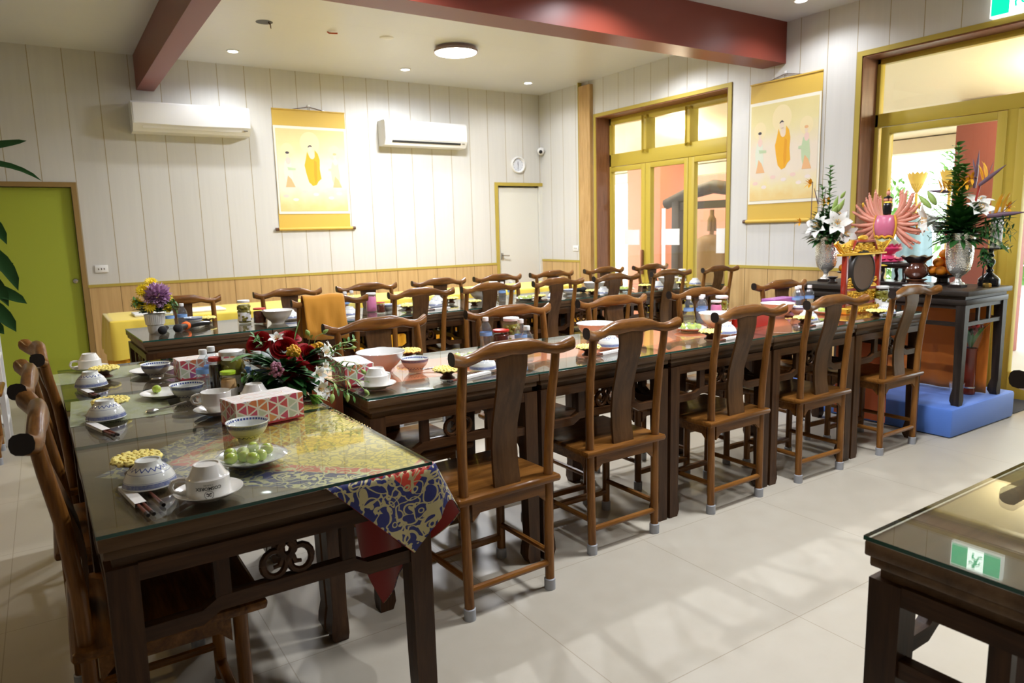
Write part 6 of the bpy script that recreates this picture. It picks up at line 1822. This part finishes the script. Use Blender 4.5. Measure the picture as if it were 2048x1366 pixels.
# ------------------------------------------------------------------ left edge: plant and white rack
pl = empty('potted_plant', (-.42, 2.62, 0)); tag(pl, 'tall dark green plant with long strap leaves reaching in beside the lime green door', 'plant')
b = MB(); b.lathe([(0, 0), (.12, 0), (.15, .30), (.16, .31), (.145, .31), (.14, .27), (0, .26)], 26); b.build('plant_pot', M['mag_white'], pl, smooth=40)
b = MB(); b.tube([(0, 0, .26), (.01, 0, .8), (.0, .01, 1.45)], [.022, .02, .016], 9); b.tube([(.05, .03, .26), (.07, .02, .7), (.06, .0, 1.15)], [.018, .016, .012], 9); b.build('stem', M['wood_stand'], pl)
b = MB()
def strap(p0, p1, p2, w, twist=.2):
    p0, p1, p2 = (Vector(p) - Vector((-.42, 2.62, 0)) for p in (p0, p1, p2)); rows = []
    n = 12
    for i in range(n + 1):
        t = i / n; c = p0 * (1 - t) ** 2 + p1 * 2 * t * (1 - t) + p2 * t * t
        tg = ((p1 - p0) * (1 - t) + (p2 - p1) * t).normalized(); s = tg.cross(Vector((-.1, -1, .25 + twist))).normalized(); nrm = s.cross(tg)
        hw = w / 2 * sin(pi * min(1, .10 + .86 * t)) ** .7 * (1 if t < 1 else .05)
        rows.append([c - s * hw + nrm * hw * .3, c, c + s * hw + nrm * hw * .3])
    b.grid(rows)
for a in [((-.40, 2.62, 1.62), (-.10, 2.60, 1.68), (-.005, 2.58, 1.700), .030), ((-.40, 2.62, 1.56), (-.10, 2.60, 1.70), (.020, 2.58, 1.585), .022),
          ((-.42, 2.62, 1.42), (-.12, 2.58, 1.58), (-.085, 2.56, 1.40), .050), ((-.40, 2.62, 1.44), (-.16, 2.56, 1.55), (-.105, 2.53, 1.43), .045), ((-.42, 2.62, 1.35), (-.10, 2.56, 1.48), (-.072, 2.55, 1.265), .055), ((-.42, 2.62, 1.30), (-.15, 2.57, 1.42), (-.10, 2.55, 1.22), .06),
          ((-.40, 2.62, 1.33), (-.16, 2.58, 1.32), (-.075, 2.56, 1.345), .045), ((-.42, 2.62, 1.28), (-.14, 2.57, 1.31), (-.055, 2.55, 1.225), .050), ((-.42, 2.62, 1.22), (-.14, 2.56, 1.30), (-.090, 2.54, 1.145), .060), ((-.42, 2.62, 1.20), (-.17, 2.56, 1.24), (-.12, 2.55, 1.14), .055), ((-.42, 2.62, 1.40), (-.5, 2.5, 1.6), (-.6, 2.4, 1.35), .06), ((-.42, 2.62, 1.40), (-.5, 2.8, 1.6), (-.5, 2.95, 1.3), .06), ((-.42, 2.62, 1.40), (-.62, 2.6, 1.5), (-.75, 2.6, 1.2), .06)]:
    strap(*a)
b.build('strap_leaves', M['leafdark'], pl, smooth=80)
rk = empty('metal_rack', (-.42, 5.98, 0)); tag(rk, 'white metal rack post at the frame edge before the lime green door', 'rack')
for (x, y) in ((.08, 0), (-.55, 0), (.08, .35), (-.55, .35)): b = MB(); b.box((x, y, .57), (.030, .030, 1.14)); b.build('post', M['white'], rk, smooth=0)
for z in (.15, .30, .62, 1.12):
    b = MB(); b.box((-.235, 0, z), (.60, .022, .02)); b.box((-.235, .35, z), (.60, .022, .02)); b.box((.08, .175, z), (.02, .33, .02)); b.box((-.235, .175, z + .012), (.60, .33, .006)); b.build('shelf', M['white'], rk, smooth=0)

# ------------------------------------------------------------------ outside, beyond the glazed doors
GX0 = XR + .30
M['paving'] = mat('pale outdoor paving', (.62, .60, .55), .7)
M['lawn'] = mat('bright lawn', (.22, .36, .08), .9)
M['verandah'] = mat('cream verandah ceiling', (.84, .75, .52), .6)
M['outred'] = mat('outdoor red brown paint', (.30, .085, .065), .6)
M['outorange'] = mat('outdoor terracotta paint', (.62, .22, .12), .6)
struct(boxobj('paving_outside', (GX0, -6, -.12), (22, 24, -.02), M['paving']), 'pale paving outside the glazed doors', 'paving')
_m = MB(); _m.prism([(GX0, 2.97), (7.95, 2.60), (10.2, 2.48), (10.2, 2.60), (7.95, 2.72), (GX0, 3.10)], -3, 13); struct(_m.build('verandah_ceiling', M['verandah'], smooth=0), 'cream sloping verandah ceiling outside', 'ceiling')
struct(boxobj('verandah_beam', (9.9, -3, 2.30), (10.2, 13, 2.48), M['verandah']), 'cream beam at the verandah edge', 'beam')
def column(x0, x1, y0, y1, m, lb):
    b = MB(); b.box(((x0 + x1) / 2, (y0 + y1) / 2, 1.27), (x1 - x0, y1 - y0, 2.58), bev=.01); o = b.build('column', m, smooth=30); tag(o, lb, 'column', 'columns outside the glazed doors')
column(8.0, 8.62, 8.02, 8.76, M['outorange'], 'square red painted column outside the folding doors')
column(8.0, 8.7, 3.36, 3.80, M['outred'], 'dark red column outside the altar door')
column(8.0, 8.62, 5.55, 6.30, M['outred'], 'red column outside, hidden partly behind the folding door edge')
struct(boxobj('wall_outside', (11.0, 7.6, -.02), (11.25, 11.3, 3.4), M['outorange']), 'terracotta wall beyond the verandah', 'wall')
# bell in a dark timber stand
bs = empty('bell_stand', (7.45, 6.50, -.02)); tag(bs, 'dark timber stand with a curved top beam outside the folding doors', 'bell stand')
for y in (-.55, .62): b = MB(); b.box((0, y, .9), (.13, .13, 1.8), bev=.008); b.build('post', M['darktimber'] if 'darktimber' in M else M.setdefault('darktimber', mat('weathered dark timber', (.10, .085, .08), .7)), bs, smooth=30)
b = MB(); b.tube([(0, -.85, 1.74), (0, -.45, 1.86), (0, 0, 1.93), (0, .45, 1.86), (0, .85, 1.74)], [.075, .085, .09, .085, .075], 8); b.build('curved_beam', M['darktimber'], bs, smooth=50)
b = MB(); b.box((0, .04, 1.70), (.08, 1.2, .10)); b.build('cross_rail', M['darktimber'], bs, smooth=0)
be = MB(); be.lathe([(0, .86), (.10, .85), (.20, .80), (.235, .70), (.25, .45), (.27, .20), (.30, .03), (.31, 0), (.29, 0), (.25, .2), (0, .6)], 30); be.tube([(0, 0, .84), (0, 0, 1.18)], .03, 8); be.tube([(-.06, 0, .9), (-.05, 0, 1.05), (0, 0, 1.12), (.05, 0, 1.05), (.06, 0, .9)], .025, 8)
be = be.build('temple_bell', mat('tan weathered bronze bell', (.46, .30, .17), .6), smooth=50); be.location = (7.45, 6.52, .43); tag(be, 'tan temple bell hanging in the dark timber stand outside', 'bell')
# pale blue draped shape outside the altar door, standing for someone in blue
b = MB(); n = 26; b.grid([[((r_ + .02 * sin(k * 1.7)) * cos(2 * pi * k / n), (r_ + .02 * sin(k * 1.7)) * sin(2 * pi * k / n), z) for k in range(n)] for r_, z in [(.20, 0), (.185, .5), (.17, 1.0), (.15, 1.30), (.08, 1.42), (.005, 1.45)]], close=True)
o = b.build('draped_figure', mat('pale blue sheet', (.36, .58, .80), .7), smooth=80); o.location = (7.6, 3.95, -.02); tag(o, 'pale blue draped shape standing for a person outside behind the statue', 'cover')
# lantern shaped lotus lamps and greenery beyond
def bush(x, y, z, R, lb, n=1500, m='leafout'):
    g = MB(); rn = random.Random(int(x * 10 + y))
    for k in range(n):
        v = Vector((rn.gauss(0, 1), rn.gauss(0, 1), rn.gauss(0, 1))).normalized() * R * rn.uniform(.55, 1.05); v.z *= 1.15
        g.leaf(v + Vector((0, 0, R * 1.15)), v + Vector((rn.gauss(0, .4), rn.gauss(0, .4), .3)), R * .15, R * .075, n=3)
    r = empty('shrub', (x, y, z)); tag(r, lb, 'shrub', 'shrubs outside the doors')
    g.build('foliage', M[m], r, smooth=80); t_ = MB(); t_.tube([(0, 0, 0), (0, 0, R)], [.06, .04], 7); t_.build('trunk', M['wood_stand'], r)
M['leafout'] = mat('sunlit outdoor leaf', (.20, .38, .10), .6); bush(13.2, 8.1 - .45, -.02, .95, 'green tree outside behind the statue'); bush(10.4, 13.4, -.02, .85, 'green shrub outside the first folding door leaf', 1500); bush(12.5, 17.0, -.02, 1.5, 'larger green tree beyond the first folding door leaf', 1500); bush(17.5, 7.2, -.02, 1.5, 'green tree further out beyond the altar door', 1500)
lo = MB()
for cy in (-.42, .0):
    for k in range(14):
        a = 2 * pi * k / 14; lo.leaf((0, cy, 0), (.8 * cos(a), .8 * sin(a), .9), .30, .14, bend=-.3, n=4, cup=.5)
lo.tube([(0, -.42, 0), (0, -.42, -1.75)], .02, 6); lo.tube([(0, 0, 0), (0, 0, -1.75)], .02, 6)
o = lo.build('lotus_ornament', mat('yellow lotus petals', (.85, .62, .12), .5), smooth=80); o.location = (9.9, 5.15, 1.76); tag(o, 'yellow lotus shaped ornaments on stems outside the altar door', 'ornament')

# ------------------------------------------------------------------ light
W = bpy.data.worlds.new('World'); SC.world = W; W.use_nodes = True
bg = W.node_tree.nodes['Background']; bg.inputs[0].default_value = (.88, .95, 1.0, 1); bg.inputs[1].default_value = SKY
def lamp(name, kind, loc, power, col=(.95, .98, 1.05), **kw):
    l = bpy.data.lights.new(name, kind); l.energy = power; l.color = col
    for k, v in kw.items(): setattr(l, k, v)
    o = bpy.data.objects.new(name, l); COL.objects.link(o); o.location = loc; return o
for (x, y, _), k_ in zip(DL, (1, 1, .5, .9)): lamp('downlight_or_fill_beam', 'SPOT', (x, y, ZC - .02), P_DL * k_, spot_size=radians(150), spot_blend=.6, shadow_soft_size=.045)
for x, y, w_ in DL_AND_FILL: lamp('downlight_or_fill_beam', 'SPOT', (x, y, ZC - .02), w_, spot_size=radians(150), spot_blend=.6, shadow_soft_size=.045)  # unseen downlights plus one added fill spot, no fixtures modelled
lamp('lamp_or_fill_glow', 'AREA', (3.72, 6.62, ZC - .075), P_LAMP, shape='DISK', size=.40, spread=radians(175))
for x, y, w_ in WARM_FILL: lamp('downlight_or_fill_beam', 'SPOT', (x, y, ZC - .02), w_, (1, .68, .30), spot_size=radians(150), spot_blend=.6, shadow_soft_size=.045)  # added warm fill spots, not real downlights
for x, y in FILL_DISKS: lamp('lamp_or_fill_glow', 'AREA', (x, y, ZC - .075), P_FILL_DISK, shape='DISK', size=.40, spread=radians(175))  # added fill disk without a ceiling lamp
lamp('verandah_lamp', 'POINT', (7.4, 7.0, 2.45), P_VER, (1, .85, .6), shadow_soft_size=.15)
lamp('verandah_lamp', 'POINT', (7.4, 2.6, 2.45), P_VER, (1, .85, .6), shadow_soft_size=.15)
sun = lamp('sun', 'SUN', (0, 0, 10), P_SUN, (1, .96, .88)); sun.data.angle = radians(1); sun.rotation_euler = (radians(28), radians(25), 0)

# ------------------------------------------------------------------ camera
cam = bpy.data.cameras.new('camera'); co = bpy.data.objects.new('camera', cam); COL.objects.link(co); SC.camera = co
cam.sensor_width = 36; cam.lens = CAM_F / 2048 * 36; cam.clip_start = .05; cam.clip_end = 200
r_, d_, f_ = (Vector(v) for v in CAM_R)
co.matrix_world = Matrix(((r_.x, -d_.x, -f_.x, 0), (r_.y, -d_.y, -f_.y, 0), (r_.z, -d_.z, -f_.z, 1.4), (0, 0, 0, 1)))
cam.dof.use_dof = True; cam.dof.focus_distance = 2.6; cam.dof.aperture_fstop = 5.6
SC.view_settings.view_transform = 'Standard'; SC.view_settings.look = 'None'; SC.view_settings.gamma = 1; SC.view_settings.use_curve_mapping = False
SC.view_settings.exposure = EXPO
SC.cycles.use_denoising = True; SC.cycles.max_bounces = 8; SC.cycles.transparent_max_bounces = 16; SC.cycles.glossy_bounces = 5; SC.cycles.diffuse_bounces = 4
SC.cycles.caustics_reflective = False; SC.cycles.caustics_refractive = False
SC.cycles.sample_clamp_indirect = 6
